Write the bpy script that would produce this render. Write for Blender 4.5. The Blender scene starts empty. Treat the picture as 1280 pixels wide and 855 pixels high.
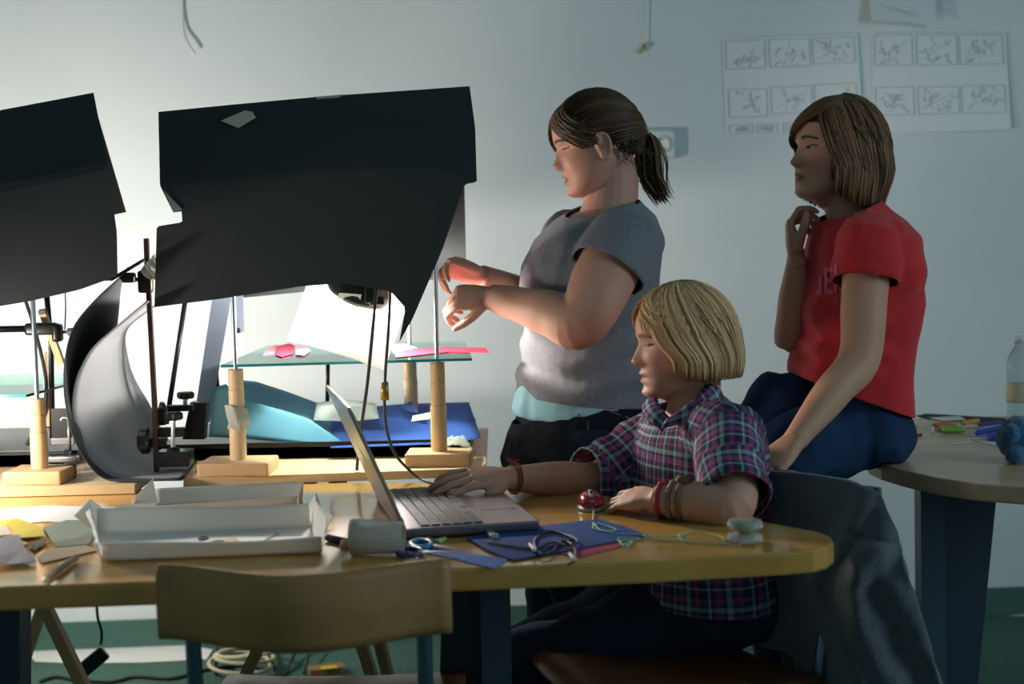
import bpy, bmesh, math, random
import numpy as np
from mathutils import Vector, Matrix, noise
random.seed(7); np.random.seed(7)
V = Vector
S = bpy.context.scene
COL = S.collection

# ------------------------------------------------------------------ camera
F, CH, HZ, ROLL = 1778.0, 1.2, 305.0, 0.02          # focal length in pixels, eye height, horizon row, roll
cam_d = bpy.data.cameras.new('camera'); cam = bpy.data.objects.new('camera', cam_d); COL.objects.link(cam)
cam_d.sensor_width = 36.0; cam_d.lens = F / 1280 * 36.0; cam_d.clip_start = 0.05
PITCH = math.atan((427.5 - HZ) / F)
RM = Matrix.Rotation(math.pi / 2 - PITCH, 3, 'X') @ Matrix.Rotation(-ROLL, 3, 'Z')
cam.matrix_world = Matrix.Translation((0, 0, CH)) @ RM.to_4x4()
S.camera = cam
cam_d.dof.use_dof = True; cam_d.dof.focus_distance = 2.75; cam_d.dof.aperture_fstop = 3.2

# ------------------------------------------------------------------ world, daylight, exposure
W = bpy.data.worlds.new('world'); S.world = W; W.use_nodes = True
bg = W.node_tree.nodes['Background']
bg.inputs[0].default_value = (0.43, 0.76, 0.89, 1); bg.inputs[1].default_value = 0.118
def area(name, loc, target, sx, sy, power, col):
    d = bpy.data.lights.new(name, 'AREA'); d.shape = 'RECTANGLE'; d.size = sx; d.size_y = sy
    d.energy = power; d.color = col
    o = bpy.data.objects.new(name, d); COL.objects.link(o)
    o.location = loc; o.rotation_euler = (V(target) - V(loc)).to_track_quat('-Z', 'Y').to_euler()
    return o
area('window_daylight', (3.15, 1.2, 1.7), (0.1, 2.3, 0.7), 1.3, 1.5, 22.0, (0.62, 0.86, 1.0))
S.view_settings.view_transform = 'Standard'; S.view_settings.look = 'None'
S.view_settings.exposure = 0.45; S.view_settings.gamma = 1.0; S.view_settings.use_curve_mapping = False

# ------------------------------------------------------------------ geometry helpers
def ray(px, py): return RM @ V(((px - 640) / F, -(py - 427.5) / F, -1.0))
def P(px, py, Y):                      # a point seen at that pixel, standing at depth Y
    r = ray(px, py); k = Y / r.y
    return V((r.x * k, Y, CH + r.z * k))
def Z(px, py, z):                      # the same, standing at height z
    r = ray(px, py); k = (z - CH) / r.z
    return V((r.x * k, r.y * k, z))
def lin(c):
    c = c.lstrip('#'); o = []
    for i in (0, 2, 4):
        v = int(c[i:i+2], 16) / 255
        o.append(v / 12.92 if v <= .04045 else ((v + .055) / 1.055) ** 2.4)
    return (*o, 1.0)

MATS = {}
def mat(name, color='#808080', rough=.6, metal=0.0, color2=None, scale=20.0, stretch=(1, 1, 1), bump=0.0, bscale=200.0,
        trans=0.0, alpha=1.0, emit=None, estr=0.0, attr=None, sheen=0.0, translucent=0.0, spec=.5, coat=0.0, ior=1.45, detail=4.0):
    if name in MATS: return MATS[name]
    m = bpy.data.materials.new(name); m.use_nodes = True; nt = m.node_tree; N, L = nt.nodes, nt.links
    b = N['Principled BSDF']
    b.inputs['Base Color'].default_value = lin(color); b.inputs['Roughness'].default_value = rough
    b.inputs['Metallic'].default_value = metal; b.inputs['Specular IOR Level'].default_value = spec
    b.inputs['Transmission Weight'].default_value = trans; b.inputs['Alpha'].default_value = alpha
    b.inputs['IOR'].default_value = ior
    b.inputs['Sheen Weight'].default_value = sheen; b.inputs['Coat Weight'].default_value = coat
    if emit: b.inputs['Emission Color'].default_value = lin(emit); b.inputs['Emission Strength'].default_value = estr
    tc = N.new('ShaderNodeTexCoord')
    if color2:
        mp = N.new('ShaderNodeMapping'); mp.inputs['Scale'].default_value = stretch
        nz = N.new('ShaderNodeTexNoise'); nz.inputs['Scale'].default_value = scale; nz.inputs['Detail'].default_value = detail
        rp = N.new('ShaderNodeValToRGB'); rp.color_ramp.elements[0].position = .35; rp.color_ramp.elements[1].position = .65
        rp.color_ramp.elements[0].color = lin(color); rp.color_ramp.elements[1].color = lin(color2)
        L.new(tc.outputs['Object'], mp.inputs[0]); L.new(mp.outputs[0], nz.inputs['Vector'])
        L.new(nz.outputs['Fac'], rp.inputs[0]); L.new(rp.outputs[0], b.inputs['Base Color'])
    if attr:
        at = N.new('ShaderNodeAttribute'); at.attribute_name = attr; L.new(at.outputs['Color'], b.inputs['Base Color'])
    if bump:
        nz = N.new('ShaderNodeTexNoise'); nz.inputs['Scale'].default_value = bscale; nz.inputs['Detail'].default_value = 3
        bp = N.new('ShaderNodeBump'); bp.inputs['Strength'].default_value = bump; bp.inputs['Distance'].default_value = .004
        L.new(tc.outputs['Object'], nz.inputs['Vector']); L.new(nz.outputs['Fac'], bp.inputs['Height'])
        L.new(bp.outputs[0], b.inputs['Normal'])
    if translucent:
        t = N.new('ShaderNodeBsdfTranslucent'); t.inputs[0].default_value = lin(color)
        mx = N.new('ShaderNodeMixShader'); mx.inputs[0].default_value = translucent
        L.new(b.outputs[0], mx.inputs[1]); L.new(t.outputs[0], mx.inputs[2]); L.new(mx.outputs[0], N['Material Output'].inputs[0])
    MATS[name] = m
    return m

def wood(name, c1, c2, rough=.4, axis=0, scale=6.0, coat=0.0):
    st = [26, 26, 26]; st[axis] = 1.6
    return mat(name, c1, rough, color2=c2, scale=scale, stretch=tuple(s / 6 for s in st), bump=.06, bscale=60, coat=coat, detail=6)

def thing(name, label, cat, loc=(0, 0, 0), group=None):
    o = bpy.data.objects.new(name, None); COL.objects.link(o); o.location = loc; o.empty_display_size = .05
    o['label'] = label; o['category'] = cat
    if group: o['group'] = group
    return o
def tag(o, label, cat, group=None):
    o['label'] = label; o['category'] = cat
    if group: o['group'] = group
    return o
def attach(o, parent):
    if parent is not None:
        o.parent = parent
        if parent.type == 'EMPTY': o.location = -parent.location
    return o
def obj(name, me, m=None, parent=None, smooth=False, kind=None):
    if isinstance(me, tuple):
        vs, fs = me; me = bpy.data.meshes.new(name); me.from_pydata([tuple(v) for v in vs], [], fs); me.update()
    o = bpy.data.objects.new(name, me); COL.objects.link(o)
    if m is not None and not me.materials:
        for k in (m if isinstance(m, (list, tuple)) else [m]): me.materials.append(k)
    if smooth: me.polygons.foreach_set('use_smooth', [True] * len(me.polygons))
    if kind: o['kind'] = kind
    return attach(o, parent)
def merge(*ms):
    vs, fs = [], []
    for v, f in ms:
        k = len(vs); vs += list(v); fs += [tuple(i + k for i in q) for q in f]
    return vs, fs
def bm_data(bm):
    bm.verts.ensure_lookup_table(); bm.verts.index_update()
    r = ([v.co.copy() for v in bm.verts], [tuple(v.index for v in f.verts) for f in bm.faces]); bm.free(); return r
def box(c, s, rot=None, bev=0.0, seg=2):
    bm = bmesh.new(); bmesh.ops.create_cube(bm, size=1.0)
    bmesh.ops.scale(bm, vec=V(s), verts=bm.verts)
    if bev: bmesh.ops.bevel(bm, geom=list(bm.edges), offset=bev, segments=seg, profile=.6, affect='EDGES')
    R = rot if rot is not None else Matrix.Identity(3)
    for v in bm.verts: v.co = R @ v.co + V(c)
    return bm_data(bm)
def prism(pts, z0, z1, bev=0.0, seg=2):
    bm = bmesh.new()
    f = bm.faces.new([bm.verts.new((p[0], p[1], z0)) for p in pts])
    r = bmesh.ops.extrude_face_region(bm, geom=[f])
    for v in [g for g in r['geom'] if isinstance(g, bmesh.types.BMVert)]: v.co.z = z1
    bmesh.ops.recalc_face_normals(bm, faces=bm.faces)
    if bev:
        es = [e for e in bm.edges if abs(e.verts[0].co.z - e.verts[1].co.z) < 1e-6]
        bmesh.ops.bevel(bm, geom=es, offset=bev, segments=seg, profile=.6, affect='EDGES')
    return bm_data(bm)
def frame(t, ref=None):
    t = t.normalized()
    if ref is None: ref = V((0, 0, 1)) if abs(t.z) < .9 else V((1, 0, 0))
    u = (ref - t * ref.dot(t))
    if u.length < 1e-6: u = V((1, 0, 0)) - t * t.x
    u.normalize(); return u, t.cross(u)
def tube(pts, rad, n=12, ref=None, cap=True, dome=False):
    """closed tube; rad: number or one per point, each a number or (along ref, across)"""
    pts = [V(p) for p in pts]; k = len(pts)
    if not isinstance(rad, (list,)): rad = [rad] * k
    rad = [(r, r) if not isinstance(r, (tuple, list)) else r for r in rad]
    if dome:
        t0 = (pts[0] - pts[1]).normalized(); t1 = (pts[-1] - pts[-2]).normalized()
        h0, h1 = min(rad[0]), min(rad[-1])
        for a in (40, 70):
            c, s = math.cos(math.radians(a)), math.sin(math.radians(a))
            pts = [pts[0] if a == 40 else pts[0]] + pts if False else pts
        pre = [(pts[0] + t0 * h0 * math.sin(math.radians(a)), tuple(x * math.cos(math.radians(a)) for x in rad[0])) for a in (75, 40)]
        post = [(pts[-1] + t1 * h1 * math.sin(math.radians(a)), tuple(x * math.cos(math.radians(a)) for x in rad[-1])) for a in (40, 75)]
        pts = [p for p, _ in pre] + pts + [p for p, _ in post]; rad = [r for _, r in pre] + rad + [r for _, r in post]; k = len(pts)
    vs, fs = [], []; u = None
    for i, p in enumerate(pts):
        t = (pts[min(i + 1, k - 1)] - pts[max(i - 1, 0)])
        if t.length < 1e-9: t = V((0, 0, 1))
        u, v = frame(t, ref if (ref is not None or u is None) else u)
        for j in range(n):
            a = 2 * math.pi * j / n
            vs.append(p + u * (rad[i][0] * math.cos(a)) + v * (rad[i][1] * math.sin(a)))
    for i in range(k - 1):
        for j in range(n):
            fs.append((i * n + j, i * n + (j + 1) % n, (i + 1) * n + (j + 1) % n, (i + 1) * n + j))
    if cap:
        vs += [pts[0], pts[-1]]
        for j in range(n):
            fs.append((len(vs) - 2, (j + 1) % n, j)); fs.append((len(vs) - 1, (k - 1) * n + j, (k - 1) * n + (j + 1) % n))
    return vs, fs
def loft(rings, n=24, power=2.0):
    """rings: (centre, u vector, v vector); closed with fans"""
    vs, fs = [], []; k = len(rings)
    for c, u, v in rings:
        for j in range(n):
            a = 2 * math.pi * j / n; ca, sa = math.cos(a), math.sin(a)
            e = 2 / power
            vs.append(V(c) + V(u) * math.copysign(abs(ca) ** e, ca) + V(v) * math.copysign(abs(sa) ** e, sa))
    for i in range(k - 1):
        for j in range(n):
            fs.append((i * n + j, i * n + (j + 1) % n, (i + 1) * n + (j + 1) % n, (i + 1) * n + j))
    vs += [V(rings[0][0]), V(rings[-1][0])]
    for j in range(n):
        fs.append((len(vs) - 2, (j + 1) % n, j)); fs.append((len(vs) - 1, (k - 1) * n + j, (k - 1) * n + (j + 1) % n))
    return vs, fs
def lathe(prof, base, axis=(0, 0, 1), n=24):
    """prof: (radius, height) from bottom to top"""
    ax = V(axis).normalized(); u, v = frame(ax)
    rings = [(V(base) + ax * h, u * max(r, 1e-4), v * max(r, 1e-4)) for r, h in prof]
    return loft(rings, n)
def spline(pts, n=8):
    pts = [V(p) for p in pts]; out = []
    for i in range(len(pts) - 1):
        p0 = pts[max(i - 1, 0)]; p1 = pts[i]; p2 = pts[i + 1]; p3 = pts[min(i + 2, len(pts) - 1)]
        for j in range(n):
            t = j / n
            out.append(.5 * ((2 * p1) + (p2 - p0) * t + (2 * p0 - 5 * p1 + 4 * p2 - p3) * t * t + (3 * p1 - p0 - 3 * p2 + p3) * t ** 3))
    return out + [pts[-1]]
def cable(pts, r, n=8, seg=7): return tube(spline(pts, n), r, seg)
def sheet(grid, th=.0006, shift=None):
    """a sheet with thickness from a grid of points (list of rows)"""
    R, C = len(grid), len(grid[0]); g = [[V(p) for p in r] for r in grid]
    vs = []; nrm = []
    for i in range(R):
        for j in range(C):
            a = g[min(i + 1, R - 1)][j] - g[max(i - 1, 0)][j]; b = g[i][min(j + 1, C - 1)] - g[i][max(j - 1, 0)]
            m = a.cross(b); m = m.normalized() if m.length > 1e-12 else V((0, 0, 1)); nrm.append(m)
    flat = [p for r in g for p in r]
    vs = [p + m * th / 2 for p, m in zip(flat, nrm)] + [p - m * th / 2 for p, m in zip(flat, nrm)]
    K = R * C; fs = []
    for i in range(R - 1):
        for j in range(C - 1):
            a, b, c, d = i * C + j, i * C + j + 1, (i + 1) * C + j + 1, (i + 1) * C + j
            fs.append((a, d, c, b)); fs.append((K + a, K + b, K + c, K + d))
    rim = [(0, j) for j in range(C)] + [(i, C - 1) for i in range(1, R)] + [(R - 1, j) for j in range(C - 2, -1, -1)] + [(i, 0) for i in range(R - 2, 0, -1)]
    rim = [i * C + j for i, j in rim]
    for a, b in zip(rim, rim[1:] + rim[:1]): fs.append((a, b, K + b, K + a))
    return vs, fs
def grid4(a, b, c, d, nu=8, nv=8, f=None):
    """bilinear grid a-b (top) d-c (bottom); f(s,t) gives an offset vector"""
    g = []
    for i in range(nv + 1):
        t = i / nv; row = []
        for j in range(nu + 1):
            s = j / nu
            p = V(a).lerp(V(b), s).lerp(V(d).lerp(V(c), s), t)
            if f: p = p + V(f(s, t))
            row.append(p)
        g.append(row)
    return g
def flatpoly(pts, th, name=None):
    """flat cut shape from an outline in any plane, with thickness"""
    pts = [V(p) for p in pts]; c = sum(pts, V()) / len(pts); nr = V()
    for a, b in zip(pts, pts[1:] + pts[:1]): nr += (a - c).cross(b - c)
    nr.normalize(); n = len(pts)
    vs = [p + nr * th / 2 for p in pts] + [p - nr * th / 2 for p in pts]
    fs = [tuple(range(n)), tuple(range(2 * n - 1, n - 1, -1))]
    for i in range(n): fs.append((i, n + i, n + (i + 1) % n, (i + 1) % n))
    return vs, fs
def rotz(a): return Matrix.Rotation(a, 3, 'Z')

# ------------------------------------------------------------------ the room
def wallY(x): return 4.335 + .068 * x
M_wall = mat('wall_paint', '#d9e0e0', .85, color2='#d0d8d9', scale=1.3, bump=.05, bscale=40, spec=.25)
M_green = mat('green_skirting', '#44695f', .5)
M_carpet = mat('green_carpet', '#4f6f63', .95, color2='#425e54', scale=90, bump=.5, bscale=500, spec=.1)
def structure(name, me, m): o = obj(name, me, m); o['kind'] = 'structure'; return o
structure('floor', box((0, 2.2, -.02), (7.0, 6.0, .04)), M_carpet)
def wall_box(x0, x1, z0, z1, y0, th):
    return [(x, wallY(x) + dy, z) for x, dy, z in ((x0, y0, z0), (x1, y0, z0), (x1, y0 + th, z0), (x0, y0 + th, z0), (x0, y0, z1), (x1, y0, z1), (x1, y0 + th, z1), (x0, y0 + th, z1))], \
        [(0, 1, 5, 4), (1, 2, 6, 5), (2, 3, 7, 6), (3, 0, 4, 7), (4, 5, 6, 7), (3, 2, 1, 0)]
structure('wall_back', wall_box(-2.6, 3.4, 0, 2.8, 0, .12), M_wall)
structure('baseboard_back', wall_box(-2.6, 3.3, .0, .085, -.014, .014), M_green)
structure('wall_left', box((-2.66, 2.1, 1.4), (.12, 4.2, 2.8)), M_wall)
# right wall with a window opening
structure('wall_right', merge(box((3.36, 3.2, 1.4), (.12, 2.6, 2.8)), box((3.36, .0, 1.4), (.12, .9, 2.8)),
          box((3.36, 1.175, .5), (.12, 1.45, 1.0)), box((3.36, 1.175, 2.74), (.12, 1.45, .12))), M_wall)
# ------------------------------------------------------------------ tables
M_top = wood('beech_tabletop', '#d2a055', '#c69045', .2, 0, 5, coat=.25)
M_edge = wood('beech_edge', '#c49350', '#b78546', .4, 0, 5)
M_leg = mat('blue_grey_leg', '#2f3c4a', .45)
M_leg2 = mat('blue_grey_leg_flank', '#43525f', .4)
TZ = .74
def table(name, label, outline, legs, m=M_top):
    t = thing(name, label, 'table', (outline[0][0] * .5 + outline[len(outline) // 2][0] * .5, outline[0][1], 0))
    obj('tabletop', prism(outline, TZ - .034, TZ, .004), m, t, False)
    for panels in legs:
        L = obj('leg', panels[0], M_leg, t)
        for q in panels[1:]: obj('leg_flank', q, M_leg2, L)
    return t
def panel_leg(top, bot, depth, th=.03):
    """wedge shaped leg: (x0,x1) at top and bottom, seen from the front"""
    (a0, a1, ya), (b0, b1, yb) = top, bot
    vs = [(a0, ya, TZ - .036), (a1, ya, TZ - .036), (a1, ya + depth, TZ - .036), (a0, ya + depth, TZ - .036),
          (b0, yb, 0), (b1, yb, 0), (b1, yb + depth, 0), (b0, yb + depth, 0)]
    return vs, [(0, 1, 2, 3), (7, 6, 5, 4), (0, 4, 5, 1), (1, 5, 6, 2), (2, 6, 7, 3), (3, 7, 4, 0)]
fe = [Z(-120, 739, TZ), Z(0, 734, TZ), Z(195, 727, TZ), Z(562, 711, TZ), Z(800, 701, TZ), Z(980, 691, TZ)]
rd = [Z(1016, 688, TZ), Z(1034, 683, TZ), Z(1042, 677, TZ), Z(1038, 670, TZ), Z(1022, 664, TZ)]
be = [Z(955, 652, TZ), Z(860, 636, TZ), Z(760, 620, TZ), Z(690, 609, TZ), Z(640, 604, TZ), Z(430, 603, TZ), Z(0, 616, TZ), Z(-150, 620, TZ)]
out1 = fe + rd + be
def px_at(px, Y): return P(px, 700, Y).x
l1 = [panel_leg((px_at(556, 2.42), px_at(603, 2.42), 2.40), (px_at(530, 2.42) , px_at(600, 2.42), 2.40), .05),
      panel_leg((px_at(600, 2.38), px_at(637, 2.38), 2.36), (px_at(598, 2.38), px_at(636, 2.38), 2.36), .09)]
l2 = [panel_leg((px_at(-60, 2.4), px_at(30, 2.4), 2.38), (px_at(-60, 2.4), px_at(8, 2.4), 2.38), .06)]
table('work_table', 'long light beech work table with rounded right end, laptop standing on it', out1, [l1, l2])
# the table by the wall on the right
o2 = [Z(1086, 573, TZ), Z(1102, 580, TZ), Z(1130, 588, TZ), Z(1170, 597, TZ), Z(1220, 604, TZ), Z(1290, 609, TZ), Z(1500, 612, TZ),
      Z(1460, 518, TZ), Z(1280, 519, TZ), Z(1150, 522, TZ), Z(1106, 530, TZ), Z(1084, 545, TZ), Z(1080, 562, TZ)]
M_top2 = wood('beech_tabletop_pale', '#c2a884', '#b89d78', .3, 0, 5)
Yl = 3.12
r1 = [panel_leg((px_at(1178, Yl), px_at(1250, Yl), Yl), (px_at(1180, Yl), px_at(1212, Yl), Yl), .06),
      panel_leg((px_at(1149, Yl), px_at(1179, Yl), Yl - .01), (px_at(1152, Yl), px_at(1182, Yl), Yl - .01), .05)]
r1[0] = ([V(v) for v in r1[0][0]], r1[0][1])
t2 = table('side_table', 'beech table with curved end and dark wedge leg, against the right wall', o2, [r1], M_top2)

# ------------------------------------------------------------------ chairs
M_ply = wood('chair_plywood', '#b08450', '#a27745', .42, 0, 4)
M_seat = wood('chair_seat_plywood', '#8f5d38', '#7f5030', .35, 0, 4)
M_chrome = mat('blue_grey_tube', '#6d8494', .25, .8)
def chair(label, base, yaw, back_h=.765, w=.41, wavy=True, depth=.455):
    """base: floor point under the middle of the backrest; yaw: direction the sitter faces"""
    t = thing('chair', label, 'chair', (base.x, base.y, 0))
    fw = V((math.cos(yaw), math.sin(yaw), 0)); sd = V((fw.y, -fw.x, 0)); b = V((base.x, base.y, 0))
    def L(x, s, z): return b + fw * x + sd * s + V((0, 0, z))
    g = []
    for i in range(9):
        tt = i / 8; row = []
        for j in range(25):
            s = -1 + 2 * j / 24
            top = back_h - (.0 if wavy else .01 * s * s)
            bot = back_h - (.103 if wavy else .14)
            c = (.5 + .5 * math.cos(math.pi * s)) ** .85
            row.append(L(-(.085 if wavy else .05) * c - .006 * math.sin(tt * 3.1), s * w / 2, top + (bot - top) * tt))
        g.append(row)
    obj('backrest', sheet(g, .012), M_ply, t, True)
    # seat: rounded plywood
    oz = .456
    rows = []
    for i in range(9):
        tt = i / 8; row = []
        for j in range(13):
            s = -1 + 2 * j / 12
            hw = .205 - .03 * max(0, .3 - tt) * 2
            row.append(L(.06 + depth * tt - .02 * s * s * (tt > .9), s * hw, oz + .012 * s * s - .03 * max(0, tt - .85) / .15 * .6))
        rows.append(row)
    obj('seat', sheet(rows, .014), M_seat, t, True)
    for s in (-1, 1):
        x = s * w * .40
        obj('leg', tube(spline([L(.02, x, back_h - .05), L(.025, x, .6), L(.05, x, .43), L(.02, x * 1.05, .2), L(-.04, x * 1.1, .0)], 5), .0115, 10), M_chrome, t, True)
        obj('leg', tube(spline([L(.05, x, .425), L(.25, x, .425), L(.36, x, .42), L(.385, x * 1.02, .36), L(.41, x * 1.1, .0)], 5), .0115, 10), M_chrome, t, True)
    obj('stretcher', tube([L(.2, -w * .4, .424), L(.2, w * .4, .424)], .010, 10), M_chrome, t, True)
    return t
cA, cB = P(197, 709, 1.95), P(563, 694, 1.95)
chair('light plywood chair with curved empty backrest, pushed against near side of work table', (cA + cB) / 2, math.atan2(cB.x - cA.x, -(cB.y - cA.y)) , (cA.z + cB.z) / 2, (cB - cA).length)
GIRL_YAW = math.pi + math.radians(27)
cb2 = V((.475, 2.505, 0))
chair('plywood chair the blond child sits on, grey fleece jacket over its back', cb2, GIRL_YAW, .765, .40, wavy=False, depth=.36)

# ------------------------------------------------------------------ boards and trestles that carry the rigs
BZ = .758
M_board = wood('birch_board', '#e2c49a', '#d6b688', .5, 0, 5)
def board(label, pts):
    o = obj('plywood_board', prism(pts, BZ - .017, BZ, .001), M_board); return tag(o, label, 'board', 'boards under the paper rigs')
def fl(z): return lambda a: Z(a[0], a[1], z)
BB = 3.42
bR = [Z(229, 598, BZ), Z(607, 585, BZ), V((P(592, 560, 3.1).x + .01, BB, BZ)), V((Z(229, 598, BZ).x - .10, BB, BZ))]
bR[2] = V((-.062, BB, BZ))
board('pale birch board under the larger paper rig and right wooden stands', bR)
bL = [Z(-200, 616, BZ), Z(168, 606, BZ), V((Z(168, 606, BZ).x - .02, BB, BZ)), V((Z(-200, 616, BZ).x, BB, BZ))]
board('pale birch board at far left under the glowing paper rig', bL)
M_stick = wood('pine_stick', '#b99a72', '#a98a62', .55, 2, 4)
def trestle(label, legs):
    t = thing('trestle', label, 'trestle', (legs[0][0][0], legs[0][0][1], 0), 'wooden trestles under the boards')
    tops = []
    for a, b in legs:
        a, b = V(a), V(b); d = (b - a).normalized()
        k = -a.z / d.z if b.z > 1e-6 else None
        if k: b = a + d * k
        u, v = frame(d, V((0, 1, 0)))
        obj('leg', tube([a, b], [(.018, .013)] * 2, 4, ref=V((1, 1, 0))), M_stick, t); tops.append(a)
    obj('crossbar', tube([min(tops, key=lambda p: p.x) - V((.02, 0, .0)), max(tops, key=lambda p: p.x) + V((.02, 0, 0))], [(.02, .02)] * 2, 4, ref=V((1, 1, 1))), M_stick, t)
    return t
def tl(px0, py0, px1, py1, Y0, Y1):
    a = P(px0, py0, Y0); b = P(px1, py1, Y1); d = b - a
    a2 = a + d * ((.715 - a.z) / d.z); b2 = a + d * ((0 - a.z) / d.z)
    return a2, b2
trestle('pine trestle with slanting leg beside the black power brick', [tl(58, 762, 103, 855, 3.0, 2.98), tl(52, 762, 20, 855, 3.3, 3.35)])
trestle('pine trestle seen below the plywood chair back', [tl(452, 805, 468, 855, 3.0, 2.98), tl(322, 812, 302, 855, 3.05, 3.03), tl(474, 800, 484, 840, 3.35, 3.4)])
# ------------------------------------------------------------------ paper rigs
M_black = mat('black_card', '#363b3c', .8, color2='#323738', scale=3, bump=.08, bscale=300, spec=.2)
M_grey = mat('dark_grey_card', '#85878b', .75, spec=.25, bump=.03, bscale=200)
M_metal_black = mat('black_metal', '#1b1b1c', .38, .2)
M_knob = mat('black_plastic', '#161617', .35)
M_tape = mat('masking_tape', '#cfcfc4', .7, translucent=.3)
M_white = mat('white_paper', '#e9e9e6', .8, spec=.2, translucent=.2)
M_glow = mat('lamp_paper', '#f4f4f2', .8, spec=.1, translucent=.62)
M_rod = mat('zinc_rod', '#b9bec2', .3, .9)
M_beech = wood('beech_post', '#e6c497', '#dab585', .45, 2, 5)
M_block = wood('beech_block', '#dcb488', '#cfa476', .5, 0, 6)
def clear_glass():
    m = bpy.data.materials.new('sheet_glass'); m.use_nodes = True; N, L = m.node_tree.nodes, m.node_tree.links
    N.remove(N['Principled BSDF']); tr = N.new('ShaderNodeBsdfTransparent'); tr.inputs[0].default_value = lin('#ecf7f4')
    gl = N.new('ShaderNodeBsdfGlossy'); gl.inputs['Roughness'].default_value = .02; gl.inputs[0].default_value = lin('#dff2ee')
    fr_ = N.new('ShaderNodeFresnel'); fr_.inputs[0].default_value = 1.35; mx = N.new('ShaderNodeMixShader')
    L.new(fr_.outputs[0], mx.inputs[0]); L.new(tr.outputs[0], mx.inputs[1]); L.new(gl.outputs[0], mx.inputs[2]); L.new(mx.outputs[0], N['Material Output'].inputs[0])
    return m
M_glass = clear_glass()
M_glassedge = mat('teal_glass_edge', '#2f9c98', .15, spec=.6)

def poly_at(pts, t):
    """point at parameter 0..1 along a polyline of tuples (px,py[,Y])"""
    L = [0]
    for a, b in zip(pts, pts[1:]): L.append(L[-1] + math.hypot(b[0] - a[0], b[1] - a[1]))
    s = t * L[-1]
    for i in range(len(pts) - 1):
        if s <= L[i + 1] + 1e-9 or i == len(pts) - 2:
            k = (s - L[i]) / max(L[i + 1] - L[i], 1e-9)
            return np.array(pts[i]) * (1 - k) + np.array(pts[i + 1]) * k
def coons(top, right, bottom, left, nu=24, nv=24):
    """all boundaries run left>right or top>bottom in (px,py,Y); gives a grid of world points"""
    g = []; c00, c10 = np.array(top[0]), np.array(top[-1]); c01, c11 = np.array(bottom[0]), np.array(bottom[-1])
    for i in range(nv + 1):
        v = i / nv; row = []
        for j in range(nu + 1):
            u = j / nu
            q = (1 - v) * poly_at(top, u) + v * poly_at(bottom, u) + (1 - u) * poly_at(left, v) + u * poly_at(right, v) \
                - ((1 - u) * (1 - v) * c00 + u * (1 - v) * c10 + (1 - u) * v * c01 + u * v * c11)
            row.append(P(q[0], q[1], q[2]))
        g.append(row)
    return g
def yy(pts, Y): return [(a, b, Y) for a, b in pts]

# ---- the large black card, folded over at the top
def Yf(y): return 2.90 - .13 * min(1.0, max(0.0, (y - 108) / 90)) ** .6
fr = lambda pts: [(a, b, Yf(b)) for a, b in pts]
front = coons(fr([(198, 140), (290, 131), (400, 121), (587, 108)]),
              fr([(587, 108), (594, 160), (596, 228), (581, 230), (553, 312), (516, 398), (499, 428)]),
              fr([(193, 384), (280, 373), (375, 358), (430, 354), (488, 364), (507, 385), (499, 428)]),
              fr([(198, 140), (200, 232), (217, 266), (227, 262), (228, 278), (196, 283), (193, 384)]), 48, 56)
t = thing('black_card_hood', 'large black card folded over as a hood above the glowing lamp', 'card', (-.25, 2.95, 1.1))
obj('front_leaf', sheet(front, .0012), M_black, t)
rear = []
a0, a1 = P(199, 140.5, 2.9), P(587, 108.5, 2.9)
for i in range(17):
    s = i / 16
    ang = min(1, s / .3) * math.pi / 2
    dy = .0 + .36 * math.sin(ang) if s < .3 else .36
    dz = .0 * math.sin(min(1, s / .3) * math.pi) - max(0, s - .3) / .7 * .36
    rear.append([a0.lerp(a1, u) + V(((.09 * (1 - u) - .026 * u) * (dy / .36), dy, dz - .03 * (dy / .36))) for u in np.linspace(0, 1, 12)])
obj('rear_leaf', sheet(rear, .0012), M_black, t)
def stick_on(name, pts, Y, m, th=.0006, parent=None): return obj(name, flatpoly([P(a, b, Y) for a, b in pts], th), m, parent)
stick_on('tape_strip', [(276, 151), (306, 138), (316, 140), (320, 147), (298, 160)], Yf(150) - .006, M_tape, parent=t)
stick_on('tape_strip', [(394, 121), (430, 118), (424, 122), (396, 124)], Yf(121) - .006, M_tape, parent=t)
stick_on('paper_flap', [(205, 238), (228, 262), (227, 262), (217, 265)], Yf(250) - .004, M_grey, parent=t)

# ---- the black card at the far left
def Yg(y): return 2.76 - .12 * min(1.0, max(0.0, (y - 110) / 90)) ** .6
fg = lambda pts: [(a, b, Yg(b)) for a, b in pts]
left = coons(fg([(-130, 171), (0, 138), (117, 116)]), fg([(117, 116), (134, 205), (146, 290), (147, 345)]),
             fg([(-130, 395), (-20, 386), (40, 376), (100, 362), (147, 345)]), fg([(-130, 171), (-132, 290), (-130, 395)]), 24, 24)
t = thing('black_card_hood', 'black card hood cropped by the left edge of the picture', 'card', (-.85, 2.8, 1.1))
obj('front_leaf', sheet(left, .0012), M_black, t)
l0, l1 = P(-130, 171.5, 2.76), P(117, 116.5, 2.76)
rear = []
for i in range(13):
    s = i / 12; dy = .13 * math.sin(min(1, s / .3) * math.pi / 2); dz = -.01 * (dy / .13) - max(0, s - .3) / .7 * .215
    rear.append([l0.lerp(l1, u) + V((-.036 * (dy / .13) * u + .055 * max(0, s - .3) / .7 * u, dy, dz)) for u in np.linspace(0, 1, 8)])
obj('rear_leaf', sheet(rear, .0012), M_black, t)

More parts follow.
